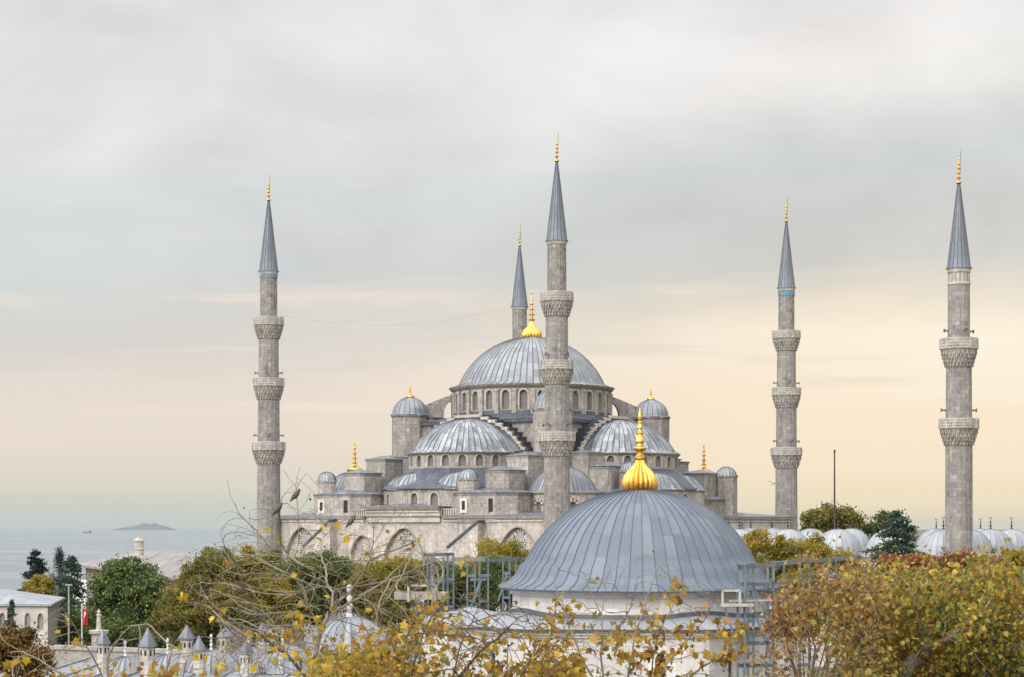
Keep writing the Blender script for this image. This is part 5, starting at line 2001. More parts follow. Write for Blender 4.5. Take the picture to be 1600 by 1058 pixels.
def crown_points(ells, n, rng, clump=0.24, nclump=26, shell=0.75):
    """leaf positions: clumps scattered over a set of ellipsoids (x,y,z,rx,ry,rz)"""
    vol = np.array([e[3] * e[5] for e in ells]); vol = vol / vol.sum()
    out = []
    for e, w in zip(ells, vol):
        c = np.array(e[:3]); r = np.array(e[3:6])
        k = max(5, int(nclump * (w * len(ells)) ** 0.7))
        d = rng.normal(size=(k, 3)); d /= np.linalg.norm(d, axis=1)[:, None]
        d[:, 2] = np.where(d[:, 2] < -0.55, -d[:, 2], d[:, 2])
        rad = shell + (1 - shell) * rng.uniform(-1.6, 1.0, size=k)
        cc = c + d * r * rad[:, None]
        cr = clump * r.mean() * rng.uniform(0.65, 1.45, size=k)
        wt = cr ** 2; wt /= wt.sum()
        ids = rng.choice(k, size=int(n * w), p=wt)
        dv = rng.normal(size=(len(ids), 3)); dv /= np.linalg.norm(dv, axis=1)[:, None]
        rr = cr[ids] * rng.uniform(0, 1, size=len(ids)) ** 0.40
        out.append(cc[ids] + dv * rr[:, None] * np.array([1.15, 1.15, 0.85]))
        extra = int(n * w * 0.12)                      # loose sprays that break the outline
        d = rng.normal(size=(extra, 3)); d /= np.linalg.norm(d, axis=1)[:, None]
        out.append(c + d * r * rng.uniform(0.5, 1.22, size=extra)[:, None])
    return np.vstack(out)


M['bark'] = mat_plain('bark', (0.10, 0.085, 0.065), 0.9, 0, 0.4, 3, (0.055, 0.045, 0.035))
M['bark_pale'] = mat_plain('bark_sycamore', (0.23, 0.195, 0.14), 0.85, 0, 0.5, 6, (0.115, 0.095, 0.065))
M['bark_dark'] = mat_plain('bark_twig_dark', (0.10, 0.075, 0.055), 0.85, 0, 0.4, 6)


def crown_tree(name, label, cat, base, ells, n, leaf, mat, group=None, clump=0.24, nclump=26, shape='quad', seed=1, shell=0.75, droop=0.3, bark='bark', trunk_r=0.3, part='crown'):
    rng = np.random.default_rng(seed)
    root = thing(name, base, label, cat, group)
    if base[1] > 140 and base[1] < 300:
        n = int(n * 1.75); leaf *= 0.74
    pts = crown_points(ells, n, rng, clump, nclump, shell)
    leaf_mesh(part, pts, leaf * rng.uniform(0.6, 1.35, size=len(pts)), mat, root, shape, rng, droop)
    mb = MB()
    zmid = min(e[2] - e[5] * 0.5 for e in ells)
    top = Vector((np.mean([e[0] for e in ells]), np.mean([e[1] for e in ells]), zmid))
    mb.tube([base, Vector(base).lerp(top, 0.5) + Vector((0.15, 0, 0)), top], [trunk_r, trunk_r * .8, trunk_r * .65], 8)
    for e in ells:
        c = Vector(e[:3])
        for k in range(5):
            d = Vector(rng.normal(size=3)); d.normalize(); d.z = abs(d.z) * .8
            tip = c + Vector((d.x * e[3], d.y * e[4], d.z * e[5])) * 0.85
            mid = top.lerp(tip, 0.5) + Vector((0, 0, 0.12 * (tip - top).length))
            mb.tube([top, mid, tip], [trunk_r * .4, trunk_r * .22, trunk_r * .05], 5)
    mb.build('trunk', M[bark], root)
    return root


def E_(px, py, Y, rpx, rpy, ry=None):
    p = P(px, py, Y)
    r = rpx / F * Y
    return (p.x, p.y, p.z, r, ry if ry else r, rpy / F * Y)


leafc = {
    'darkgreen': [(0.021, 0.047, 0.024), (0.038, 0.076, 0.03), (0.069, 0.109, 0.033), (0.129, 0.154, 0.033), (0.241, 0.217, 0.03)],
    'olive': [(0.041, 0.055, 0.02), (0.087, 0.097, 0.026), (0.16, 0.149, 0.035), (0.261, 0.196, 0.038), (0.348, 0.204, 0.043)],
    'olivegold': [(0.058, 0.072, 0.02), (0.145, 0.144, 0.026), (0.261, 0.223, 0.032), (0.392, 0.271, 0.032), (0.435, 0.207, 0.029)],
    'green': [(0.032, 0.059, 0.022), (0.072, 0.104, 0.032), (0.136, 0.165, 0.042), (0.224, 0.21, 0.048)],
    'conifer': [(0.006, 0.016, 0.015), (0.011, 0.026, 0.021), (0.02, 0.038, 0.026)],
    'cedar': [(0.016, 0.036, 0.029), (0.034, 0.065, 0.042), (0.072, 0.104, 0.058)],
    'brownbush': [(0.031, 0.038, 0.017), (0.084, 0.066, 0.02), (0.182, 0.103, 0.028), (0.308, 0.147, 0.042)],
    'sycamore': [(0.116, 0.056, 0.024), (0.255, 0.13, 0.03), (0.336, 0.204, 0.036), (0.418, 0.291, 0.036), (0.22, 0.204, 0.041), (0.099, 0.117, 0.034)],
    'syc_yellow': [(0.187, 0.076, 0.02), (0.34, 0.17, 0.018), (0.442, 0.306, 0.02), (0.459, 0.357, 0.02), (0.323, 0.357, 0.03)],
    'syc_orange': [(0.084, 0.054, 0.031), (0.192, 0.108, 0.043), (0.313, 0.184, 0.055), (0.36, 0.254, 0.068), (0.265, 0.23, 0.051), (0.144, 0.17, 0.047)],
    'syc_green': [(0.162, 0.064, 0.031), (0.271, 0.135, 0.034), (0.42, 0.284, 0.038), (0.298, 0.258, 0.044), (0.162, 0.174, 0.045), (0.081, 0.096, 0.034), (0.048, 0.064, 0.031)],
    'rust': [(0.084, 0.033, 0.024), (0.18, 0.066, 0.036), (0.264, 0.099, 0.042), (0.288, 0.145, 0.048)],
}
for k, v in leafc.items():
    M['leaf_' + k] = mat_leaf('foliage_' + k, v, scale=0.45 if not k.startswith('syc') else 0.8, trans=0.42 if k not in ('conifer', 'cedar', 'darkgreen') else 0.12)

# ------------------------------------------------------------------ middle distance trees
crown_tree('broadleaf_tree', 'soft green tree tops filling the gap below the stair parapet', 'tree', (P(440, 0, 170).x, 170, 0),
           [E_(440, 925, 170, 40, 40), E_(420, 880, 172, 26, 24)], 12000, 0.24, M['leaf_green'], None, 0.24, 28, seed=41, trunk_r=0.3)
crown_tree('broadleaf_tree', 'golden olive tree directly behind the white dome finial', 'tree', (P(560, 0, 172).x, 172, 0),
           [E_(560, 905, 172, 46, 34), E_(620, 900, 174, 44, 30), E_(680, 905, 176, 38, 32), E_(725, 915, 178, 34, 30)], 21000, 0.24, M['leaf_olivegold'], None, 0.24, 32, seed=42, trunk_r=0.3)
crown_tree('broadleaf_tree', 'large rounded dark green tree before the hip roofed house', 'tree', (P(195, 0, 170).x, 170, 0),
           [E_(198, 925, 170, 56, 52), E_(170, 945, 170, 34, 42), E_(225, 940, 168, 34, 46), E_(200, 895, 170, 34, 26), E_(195, 975, 169, 48, 30)],
           26000, 0.30, M['leaf_darkgreen'], None, 0.20, 40, seed=3, droop=1.2, trunk_r=0.45)
crown_tree('broadleaf_tree', 'olive brown tree with ragged top, right of the rounded dark green tree', 'tree', (P(300, 0, 150).x, 150, 0),
           [E_(285, 940, 150, 42, 36), E_(330, 905, 152, 48, 46), E_(350, 955, 150, 60, 40), E_(275, 975, 148, 40, 28)],
           30000, 0.22, M['leaf_olive'], None, 0.22, 34, seed=4, trunk_r=0.35)
crown_tree('broadleaf_tree', 'green and gold tree below the foot of the leftmost minaret', 'tree', (P(395, 0, 156).x, 156, 0),
           [E_(385, 895, 156, 46, 40), E_(410, 945, 155, 50, 45)], 18000, 0.22, M['leaf_olivegold'], None, 0.22, 30, seed=5, trunk_r=0.3)
crown_tree('broadleaf_tree', 'dark olive tree under the left blind arches of the mosque', 'tree', (P(500, 0, 160).x, 160, 0),
           [E_(490, 905, 160, 52, 48), E_(535, 930, 162, 40, 40), E_(470, 950, 158, 46, 40)], 26000, 0.24, M['leaf_green'], None, 0.24, 32, seed=6, trunk_r=0.35)
crown_tree('broadleaf_tree', 'gold tinged bushy tree left of the plank landing', 'tree', (P(615, 0, 158).x, 158, 0),
           [E_(590, 930, 158, 46, 42), E_(640, 925, 160, 44, 38), E_(610, 965, 156, 55, 34)], 24000, 0.24, M['leaf_olive'], None, 0.24, 30, seed=7, trunk_r=0.3)
crown_tree('broadleaf_tree', 'loose yellow olive tree against the mosque wall left of the tomb dome', 'tree', (P(785, 0, 200).x, 200, 0),
           [E_(785, 870, 200, 46, 28), E_(750, 890, 200, 34, 26), E_(815, 885, 202, 32, 26)], 11000, 0.24, M['leaf_olivegold'], None, 0.26, 30, seed=8, trunk_r=0.3)
crown_tree('broadleaf_tree', 'dark shaded tree behind the left steel frame', 'tree', (P(735, 0, 165).x, 165, 0),
           [E_(715, 930, 165, 50, 48), E_(775, 920, 168, 52, 46), E_(820, 925, 170, 40, 40)], 24000, 0.26, M['leaf_green'], None, 0.25, 30, seed=9, trunk_r=0.35)
crown_tree('broadleaf_tree', 'yellow green tree right of the tomb dome below the courtyard domes', 'tree', (P(1225, 0, 160).x, 160, 0),
           [E_(1185, 872, 160, 30, 42), E_(1215, 865, 161, 18, 30), E_(1240, 890, 162, 46, 44), E_(1275, 868, 165, 24, 36), E_(1310, 885, 168, 40, 26), E_(1220, 925, 160, 52, 34)], 22000, 0.24, M['leaf_olivegold'], None, 0.24, 34, seed=10, trunk_r=0.3)
crown_tree('broadleaf_tree', 'broad round tree behind the courtyard beside the dark mast', 'tree', (P(1300, 0, 350).x, 350, 0),
           [E_(1300, 815, 350, 42, 28), E_(1275, 822, 350, 26, 22), E_(1332, 820, 352, 24, 24)], 9000, 0.5, M['leaf_olive'], None, 0.24, 30, seed=11, trunk_r=0.5)
crown_tree('broadleaf_tree', 'smaller thin topped tree behind the cedar and courtyard domes', 'tree', (P(1380, 0, 350).x, 350, 0),
           [E_(1378, 820, 350, 24, 20), E_(1392, 834, 350, 36, 18), E_(1400, 815, 350, 14, 12)], 4500, 0.5, M['leaf_green'], None, 0.28, 22, seed=12, trunk_r=0.4)
crown_tree('broadleaf_tree', 'small golden olive tree in front of the two conifers', 'tree', (P(62, 0, 185).x, 185, 0),
           [E_(62, 928, 185, 24, 26), E_(50, 940, 185, 18, 20), E_(78, 945, 185, 18, 22)], 8000, 0.24, M['leaf_olivegold'], None, 0.26, 26, seed=13, trunk_r=0.2)
crown_tree('bush', 'dense brown green bush in the lower left corner', 'bush', (P(25, 0, 75).x, 75, 0),
           [E_(20, 1025, 75, 55, 48), E_(55, 1045, 74, 28, 40), E_(-20, 1010, 76, 40, 40)], 26000, 0.12, M['leaf_brownbush'], None, 0.2, 34, seed=14, trunk_r=0.15)
crown_tree('broadleaf_tree', 'shadowy green shrubbery around the flagpole', 'shrub', (P(145, 0, 158).x, 158, 0),
           [E_(125, 990, 158, 34, 40), E_(165, 1000, 156, 44, 30), E_(240, 1000, 158, 50, 28), E_(310, 1000, 152, 44, 26)], 14000, 0.26, M['leaf_green'], None, 0.24, 26, seed=15, trunk_r=0.2)
crown_tree('bush', 'rust red hedge below the right minaret, above the yellow sycamores', 'hedge', (P(1480, 0, 100).x, 100, 0),
           [E_(1420, 895, 100, 60, 26), E_(1500, 895, 102, 60, 30), E_(1570, 900, 100, 60, 28)], 24000, 0.15, M['leaf_rust'], None, 0.26, 40, seed=16, trunk_r=0.15)
crown_tree('bush', 'reddish twiggy shrub beside the right steel frame', 'shrub', (P(1300, 0, 95).x, 95, 0),
           [E_(1290, 945, 95, 50, 36), E_(1240, 985, 95, 40, 36), E_(1340, 925, 97, 40, 28)], 16000, 0.13, M['leaf_rust'], None, 0.3, 34, seed=17, trunk_r=0.1)
crown_tree('bush', 'yellow green tree top at the right edge under the minaret', 'tree', (P(1600, 0, 92).x, 92, 0),
           [E_(1600, 890, 92, 34, 30), E_(1570, 925, 90, 40, 30)], 9000, 0.17, M['leaf_olivegold'], None, 0.25, 26, seed=18, trunk_r=0.2)


def conifer(label, px, py_top, py_bot, w, Y, mat, seed, droop=0.25, layers=16, cypress=False, n=9000, group=None, name='conifer'):
    rng = np.random.default_rng(seed)
    top, bot = P(px, py_top, Y), P(px, py_bot, Y)
    root = thing(name, (top.x, Y, 0), label, 'tree', group)
    H = top.z - bot.z
    R = w / 2 / F * Y
    mb = MB()
    mb.tube([(top.x, Y, 0), (top.x, Y, bot.z), (top.x, Y, top.z)], [R * .09, R * .055, R * .012], 7)
    pts = []
    nb = layers * 8
    for l in range(nb):
        t = (rng.uniform(0, 1)) ** 0.75
        z = top.z - H * t
        rl = R * (min(1.0, 0.06 + t ** 0.85) if not cypress else min(1, 0.12 + t * 1.5)) * rng.uniform(0.55, 1.15)
        a = rng.uniform(0, 2 * pi)
        dz_ = (-droop * rl + rng.normal() * 0.1 * rl) if not cypress else rl * 1.3
        tip = Vector((top.x + rl * cos(a), Y + rl * sin(a), z + dz_))
        b0 = Vector((top.x, Y, z))
        if not cypress:
            mb.tube([b0, b0.lerp(tip, .6) + Vector((0, 0, .08 * rl)), tip], [R * .03, R * .022, R * .008], 4)
        m = max(6, int(n / nb))
        u = rng.uniform(0.15, 1.05, size=m) ** 0.8
        p = np.array(b0)[None] + u[:, None] * np.array(tip - b0)[None]
        p[:, 2] += 0.08 * rl * np.sin(pi * np.clip(u, 0, 1))
        sp = (0.045 + 0.05 * (1 - u)) * R * (2.2 if cypress else 1.0)
        p += rng.normal(size=(m, 3)) * sp[:, None] * np.array([1, 1, 0.5 if not cypress else 1.3])
        pts.append(p)
    pts = np.vstack(pts)
    leaf_mesh('foliage', pts, rng.uniform(0.7, 1.3, size=len(pts)) * max(0.12, R * .075), mat, root, 'quad', rng, -0.2 if cypress else 0.2)
    mb.build('trunk', M['bark'], root)
    return root


conifer('dark spreading conifer rising behind the small golden tree', 56, 860, 960, 84, 200, M['leaf_conifer'], 21, 0.0, 12)
conifer('slender black green cypress left of the drooping cedar', 93, 862, 990, 40, 190, M['leaf_conifer'], 22, 0, 18, True)
conifer('drooping grey green cedar beside the cypress', 112, 868, 1005, 92, 182, M['leaf_cedar'], 23, 0.35, 16)
conifer('little fir standing before the stone house wall', 18, 938, 990, 28, 140, M['leaf_cedar'], 24, 0.2, 9, n=2500)
cd = conifer('dark cedar with flat spreading boughs in front of the courtyard domes', 1402, 798, 872, 112, 195, M['leaf_cedar'], 25, 0.16, 7, n=5200)

# ------------------------------------------------------------------ foreground sycamores, grown by space colonisation
def grow_tree(polys, attr, step=0.16, infl=1.4, kill=0.22, iters=140, rng=RNG, wander=0.25, grav=0.0):
    """polys: list of world polylines (first = trunk); returns nodes, parents"""
    nodes = []; par = []
    for pl in polys:
        pl = [np.array(p) for p in pl]
        if nodes:
            d = np.linalg.norm(np.array(nodes) - pl[0], axis=1)
            last = int(d.argmin())
        else:
            nodes.append(pl[0]); par.append(-1); last = 0
        for q in pl[1:] if par else pl:
            p0 = nodes[last]
            L_ = np.linalg.norm(q - p0)
            k = max(1, int(round(L_ / step)))
            side = rng.normal(size=3) * 0.03 * L_
            for i in range(1, k + 1):
                t = i / k
                nodes.append(p0 + (q - p0) * t + side * sin(pi * t)); par.append(last); last = len(nodes) - 1
    nodes = list(nodes)
    A = attr.copy()
    N = np.array(nodes)
    d2 = ((A[:, None, :] - N[None]) ** 2).sum(2)
    near = d2.argmin(1); nd = np.sqrt(d2.min(1))
    alive = nd > kill
    A, near, nd = A[alive], near[alive], nd[alive]
    for it in range(iters):
        if len(A) == 0: break
        act = nd < infl
        if not act.any():
            infl *= 1.3
            continue
        new = []
        ids = np.unique(near[act])
        for i in ids:
            sel = act & (near == i)
            v = A[sel] - nodes[i]
            v /= np.linalg.norm(v, axis=1)[:, None]
            d = v.mean(0)
            if par[i] >= 0:
                pv = nodes[i] - nodes[par[i]]
                d = d + 0.75 * pv / (np.linalg.norm(pv) + 1e-9)
            d = d + rng.normal(size=3) * wander
            d[2] += grav
            d /= (np.linalg.norm(d) + 1e-9)
            new.append((nodes[i] + d * step, i))
        s0 = len(nodes)
        for p, i in new:
            nodes.append(p); par.append(int(i))
        NN = np.array([p for p, _ in new])
        d2 = ((A[:, None, :] - NN[None]) ** 2).sum(2)
        m = d2.argmin(1); md = np.sqrt(d2.min(1))
        better = md < nd
        near = np.where(better, m + s0, near); nd = np.where(better, md, nd)
        alive = nd > kill
        A, near, nd = A[alive], near[alive], nd[alive]
    return np.array(nodes), np.array(par)


def wood(nodes, par, tip, expo=2.25, rmax=0.5):
    n = len(nodes)
    ch = [[] for _ in range(n)]
    for i, p in enumerate(par):
        if p >= 0: ch[p].append(i)
    r = np.zeros(n)
    for i in range(n - 1, -1, -1):
        r[i] = tip if not ch[i] else sum(r[c] ** expo for c in ch[i]) ** (1 / expo)
    r = np.minimum(r, rmax)
    return r, ch


def wood_mesh(name, nodes, par, r, ch, mat, parent):
    mb = MB()
    n = len(nodes)
    started = [False] * n
    starts = [(0, None)]
    while starts:
        i, src = starts.pop()
        chain = [i] if src is None else [src, i]
        while ch[chain[-1]]:
            c = ch[chain[-1]]
            main = max(c, key=lambda k: r[k])
            for k in c:
                if k != main: starts.append((k, chain[-1]))
            chain.append(main)
        pts = [Vector(nodes[k]) for k in chain]
        rr = [float(r[k]) for k in chain]
        if src is not None: rr[0] = rr[1]
        if len(pts) < 2: continue
        mx = max(rr)
        mb.tube(pts, rr, 8 if mx > 0.05 else (5 if mx > 0.012 else 4), False)
    return mb.build(name, mat, parent, 60)


def region_attr(poly, n, Y0, Y1, rng, dens=None):
    """n points whose survey picture position falls inside poly, at distances Y0..Y1"""
    poly = np.array(poly, float)
    lo, hi = poly.min(0), poly.max(0)
    out = []
    while len(out) < n:
        x, y = rng.uniform(lo, hi)
        ins = False
        for i in range(len(poly)):
            (x1, y1), (x2, y2) = poly[i], poly[i - 1]
            if (y1 > y) != (y2 > y) and x < (x2 - x1) * (y - y1) / (y2 - y1) + x1:
                ins = not ins
        if not ins: continue
        if dens is not None and rng.uniform() > dens(x, y): continue
        out.append(tuple(P(x, y, rng.uniform(Y0, Y1))))
    return np.array(out)


def poly_w(pts):
    return [tuple(P(*p)) for p in pts]


def sycamore(label, polys, attr, base, step, kill, tip, leafmat, leafn, leafsize, barkmat, seed, leaf_where=0.75, shape='syc', spread=0.10, balls=0, wander=0.22, infl=1.4, extra_leaf=None, rmax=0.3, grav=0.05, dens=None, clusters=(1, 4)):
    rng = np.random.default_rng(seed)
    root = thing('sycamore', base, label, 'tree', 'sycamores in autumn leaf')
    nodes, par = grow_tree(polys, attr, step, infl, kill, 150, rng, wander, grav)
    r, ch = wood(nodes, par, tip, 2.65, rmax)
    wood_mesh('branches', nodes, par, r, ch, barkmat, root)
    thin = np.where(r < tip * 2.6)[0]
    pos = []
    if len(thin):
        w = np.ones(len(thin))
        if dens is not None:
            px = nodes[thin][:, 0] / nodes[thin][:, 1] * F + 800
            py = HY - (nodes[thin][:, 2] - CAMZ) / nodes[thin][:, 1] * F
            w = np.array([dens(a, b) for a, b in zip(px, py)]) + 1e-6
        q_ = nodes[thin] * (2.2 / max(0.4, spread * 10))
        fld = np.sin(q_[:, 0] * 1.0 + 1.3 * np.sin(q_[:, 2] * .8)) + np.sin(q_[:, 2] * 1.3 + 1.1 * np.sin(q_[:, 1] * .9)) + np.sin(q_[:, 1] * 1.1 + q_[:, 0] * .6)
        w = w * (np.clip(fld + 1.4, 0.05, None) ** 1.8)
        w /= w.sum()
        while len(pos) < leafn:
            c = nodes[rng.choice(thin, p=w)]
            for _ in range(rng.integers(*clusters)):
                pos.append(c + rng.normal(size=3) * spread)
    if extra_leaf is not None:
        pos += list(extra_leaf)
    pos = np.array(pos)
    leaf_mesh('leaves', pos, leafsize * rng.uniform(0.55, 1.25, size=len(pos)), leafmat, root, shape, rng, 0.7, up=0.2)
    if balls:
        tips = [i for i in thin if not ch[i]]
        sel = rng.choice(tips, size=min(balls, len(tips)), replace=False)
        for i in sel:
            mb = MB()
            c = Vector(nodes[i]); k = 0.013 * rng.uniform(.8, 1.3)
            dn = c + Vector((rng.normal() * .02, rng.normal() * .02, -.06 - .05 * rng.uniform()))
            mb.tube([c, dn - Vector((0, 0, k)), dn - Vector((0, 0, k * .6)), dn, dn + Vector((0, 0, k * .6))][:2], .003, 3)
            mb.tube([dn - Vector((0, 0, k)), dn - Vector((0, 0, k * .6)), dn, dn + Vector((0, 0, k * .6)), dn + Vector((0, 0, k))], [k * .2, k * .8, k, k * .8, k * .2], 6)
            mb.build('seed_ball', M['bark_dark'], root)
    return nodes, par, r


rg = np.random.default_rng(5)
# --- the nearly bare sycamore on the left
Yb = 24.0
T = lambda pts, y0=Yb, y1=None: [tuple(P(px, py, y0 + ((y1 if y1 else y0) - y0) * i / max(1, len(pts) - 1))) for i, (px, py) in enumerate(pts)]
polysA = [
    T([(486, 3036), (484, 1500), (486, 1200), (489, 1075), (492, 1030), (501, 988), (513, 962)], 24.0),
    T([(513, 962), (522, 944), (549, 922), (566, 898), (577, 876), (583, 850), (584, 818)], 24.0, 23.3),
    T([(522, 944), (520, 925), (510, 905), (508, 885), (502, 862)], 24.0, 25.2),
    T([(489, 1075), (470, 1048), (448, 1022), (425, 982), (392, 945), (378, 918), (360, 895)], 24.0, 22.4),
    T([(501, 988), (480, 945), (462, 905), (452, 888), (426, 862), (402, 830), (374, 803), (359, 772), (355, 750)], 24.0, 22.9),
    T([(462, 905), (458, 880), (466, 850), (466, 800), (464, 780), (462, 760), (469, 730)], 23.4, 23.6),
    T([(466, 800), (478, 785), (484, 770)], 23.5, 23.4),
    T([(462, 758), (452, 748), (442, 733)], 23.5, 23.4),
    T([(448, 1022), (400, 985), (350, 960), (300, 945), (262, 932)], 23.4, 21.5),
    T([(452, 888), (440, 850), (434, 822), (436, 800), (440, 780)], 23.2, 22.6),
    T([(583, 850), (600, 822), (618, 800)], 23.4, 23.0),
    T([(577, 876), (610, 862), (640, 850), (660, 838)], 23.5, 22.8),
    T([(513, 962), (560, 935), (610, 905), (655, 885), (690, 872)], 24.0, 23.0),
    T([(392, 945), (362, 870), (345, 835)], 22.6, 22.0),
]
att = region_attr([(330, 1058), (330, 990), (290, 935), (330, 850), (350, 770), (365, 750), (400, 800), (440, 780), (455, 740), (480, 735), (520, 790), (580, 770), (640, 790), (670, 840), (700, 880), (700, 960), (640, 1058)], 1250, 21.5, 25.5, rg, lambda x, y: min(1.0, max(0.10, (y - 770) / 220.0)))
densA = lambda x, y: 0.12 + max(0, (y - 830) / 230.0) ** 2
sycamore('nearly bare sycamore with pale branches and a few yellow leaves, left of centre', polysA, att, (P(486, 0, 24).x, 24.0, 0), 0.11, 0.125, 0.0030, M['leaf_syc_yellow'], 150, 0.095, M['bark_pale'], 31, balls=60, wander=0.14, infl=0.9, spread=0.05, rmax=0.05, grav=0.22, dens=densA, clusters=(1, 3),
         extra_leaf=[tuple(P(*q)) for q in ((352, 880, 22.0), (351, 876, 22.0), (408, 830, 22.9), (413, 828, 22.9), (433, 842, 23), (346, 828, 22.0), (540, 838, 23), (530, 816, 23), (503, 822, 23), (605, 833, 23), (590, 852, 23), (571, 864, 23), (466, 808, 23.5), (380, 795, 22.8))])
# --- low thicket of the same kind, bottom centre
polysB = [
    T([(700, 3352), (694, 1300), (692, 1085), (716, 1020), (730, 985), (742, 960)], 21.0),
    T([(692, 1085), (740, 1030), (775, 1000), (800, 975)], 21.0, 20.0),
    T([(694, 1300), (640, 1110), (638, 1050), (655, 1010), (668, 975), (690, 945), (705, 915)], 21.0, 21.5),
    T([(640, 1110), (624, 1060), (628, 1020), (640, 985), (652, 950), (655, 900), (662, 862)], 21.3, 22.0),
    T([(694, 1300), (790, 1090), (830, 1030), (860, 1000)], 21.0, 20.5),
    T([(694, 1300), (560, 1100), (520, 1060), (500, 1030)], 21.0, 21.5),
]
att = region_attr([(470, 1100), (500, 1030), (560, 1010), (620, 985), (690, 955), (760, 945), (850, 950), (880, 990), (905, 1010), (900, 1100)], 900, 19.5, 22.5, rg)
densB = lambda x, y: 0.2 + max(0, (y - 935) / 100.0)
sycamore('thick low sycamore sprays in gold and olive along the bottom, left of the tomb', polysB, att, (P(700, 0, 21).x, 21.0, 0), 0.10, 0.13, 0.0034, M['leaf_sycamore'], 2900, 0.085, M['bark_dark'], 32, balls=10, infl=0.9, spread=0.10, rmax=0.07, dens=densB, clusters=(2, 5))
# --- upright sparse sprays in front of the tomb
polysC = [
    T([(985, 3132), (985, 1500), (980, 1200), (945, 1085), (938, 1020), (940, 960), (948, 905), (955, 880)], 23.0),
    T([(980, 1200), (1010, 1090), (1020, 1030), (1030, 985), (1052, 945), (1066, 905)], 23.0, 22.5),
    T([(1010, 1090), (1040, 1040), (1075, 1000), (1100, 970), (1118, 935)], 23.0, 22.2),
    T([(945, 1085), (915, 1040), (900, 1005), (885, 965), (868, 920), (866, 885)], 23.0, 23.5),
    T([(980, 1200), (975, 1085), (988, 1020), (1000, 970), (1012, 930), (1025, 890), (1022, 850)], 23.0, 23.4),
    T([(1010, 1090), (1075, 1060), (1130, 1025), (1165, 985)], 23.0, 22.0),
    T([(938, 1020), (965, 985), (985, 950), (995, 915)], 23.0, 22.5),
    T([(940, 960), (925, 930), (912, 895)], 23.0, 23.2),
    T([(1030, 985), (1010, 955), (1005, 920)], 22.7, 23.1),
]
att = region_attr([(830, 1100), (840, 1000), (856, 930), (866, 890), (940, 870), (1000, 880), (1060, 885), (1110, 920), (1160, 985), (1150, 1100)], 620, 21.8, 24.0, rg, lambda x, y: min(1.0, max(0.2, (y - 860) / 160.0)))
densC = lambda x, y: 0.10 + max(0, (y - 890) / 110.0) ** 1.6
sycamore('slender upright sycamore sprays with sparse yellow leaves in front of the tomb', polysC, att, (P(985, 0, 23).x, 23.0, 0), 0.10, 0.13, 0.0034, M['leaf_sycamore'], 820, 0.095, M['bark_pale'], 33, balls=40, infl=0.8, spread=0.05, rmax=0.045, dens=densC, clusters=(1, 4))
# --- few branches, bottom left
polysD = [
    T([(120, 3618), (150, 1500), (180, 1180), (150, 1090), (110, 1060), (60, 1030), (10, 1005)], 19.0),
    T([(180, 1180), (170, 1080), (152, 1040), (128, 1000), (110, 968), (98, 950)], 19.0, 18.4),
    T([(170, 1080), (168, 1030), (185, 1000), (205, 978), (230, 975)], 19.0, 18.5),
    T([(180, 1180), (250, 1080), (262, 1040), (270, 1010), (262, 985)], 19.0, 18.8),
    T([(180, 1180), (330, 1090), (345, 1040), (352, 1000), (340, 965)], 19.0, 19.4),
]
att = region_attr([(0, 1070), (0, 985), (60, 985), (110, 955), (160, 985), (230, 975), (290, 1000), (360, 960), (420, 1020), (440, 1100)], 190, 18.0, 20.0, rg, lambda x, y: min(1.0, max(0.2, (y - 960) / 80.0)))
densD = lambda x, y: 0.25 + max(0, (y - 985) / 70.0)
sycamore('low sycamore twigs with bright yellow leaves across the bottom left', polysD, att, (P(120, 0, 19).x, 19.0, 0), 0.10, 0.14, 0.0036, M['leaf_syc_yellow'], 130, 0.095, M['bark_pale'], 34, balls=10, infl=0.9, spread=0.08, rmax=0.05, dens=densD, clusters=(1, 4))

# --- the broad leafy sycamores filling the lower right
polysE = [
    T([(1250, 2200), (1255, 1300), (1262, 1120), (1275, 1020), (1300, 950), (1310, 905)], 44.0),
    T([(1262, 1120), (1235, 1030), (1215, 985), (1200, 950)], 44.0, 43.0),
    T([(1275, 1020), (1255, 960), (1250, 915)], 44.0, 43),
    T([(1255, 1300), (1330, 1060), (1345, 985), (1350, 930)], 44.0, 42.5),
    T([(1262, 1120), (1290, 1040), (1268, 985), (1240, 940), (1232, 905)], 44.0, 42.8),
]
for k_, (x0_, x1_, yt_) in enumerate(((1225, 1212, 925), (1235, 1222, 905), (1250, 1230, 930), (1262, 1262, 880), (1280, 1272, 915), (1295, 1312, 872), (1310, 1300, 920), (1322, 1338, 880), (1335, 1352, 900), (1348, 1330, 930), (1240, 1248, 872), (1360, 1385, 915))):
    polysE.append(T([(1262, 1120), ((1262 + x0_) / 2, 1050), (x0_, 990), ((x0_ + x1_) / 2 + 4, (990 + yt_) / 2), (x1_, yt_)], 44.0, 41.6 + 0.12 * k_))
att = region_attr([(1160, 1120), (1172, 1030), (1195, 985), (1215, 940), (1240, 900), (1258, 930), (1290, 890), (1318, 915), (1345, 880), (1375, 920), (1385, 1120)], 760, 42.0, 46.0, rg)
sycamore('orange brown sycamore with long pale upright shoots beside the steel frame', polysE, att, (P(1250, 0, 44).x, 44.0, 0), 0.20, 0.24, 0.0085, M['leaf_syc_orange'], 10500, 0.125, M['bark_pale'], 35, infl=1.6, spread=0.24, rmax=0.14, dens=lambda x, y: (0.04 + max(0, (y - 925) / 80.0)) * min(1.0, max(0.04, (x - 1185) / 70.0)), clusters=(2, 6))
mbz = None
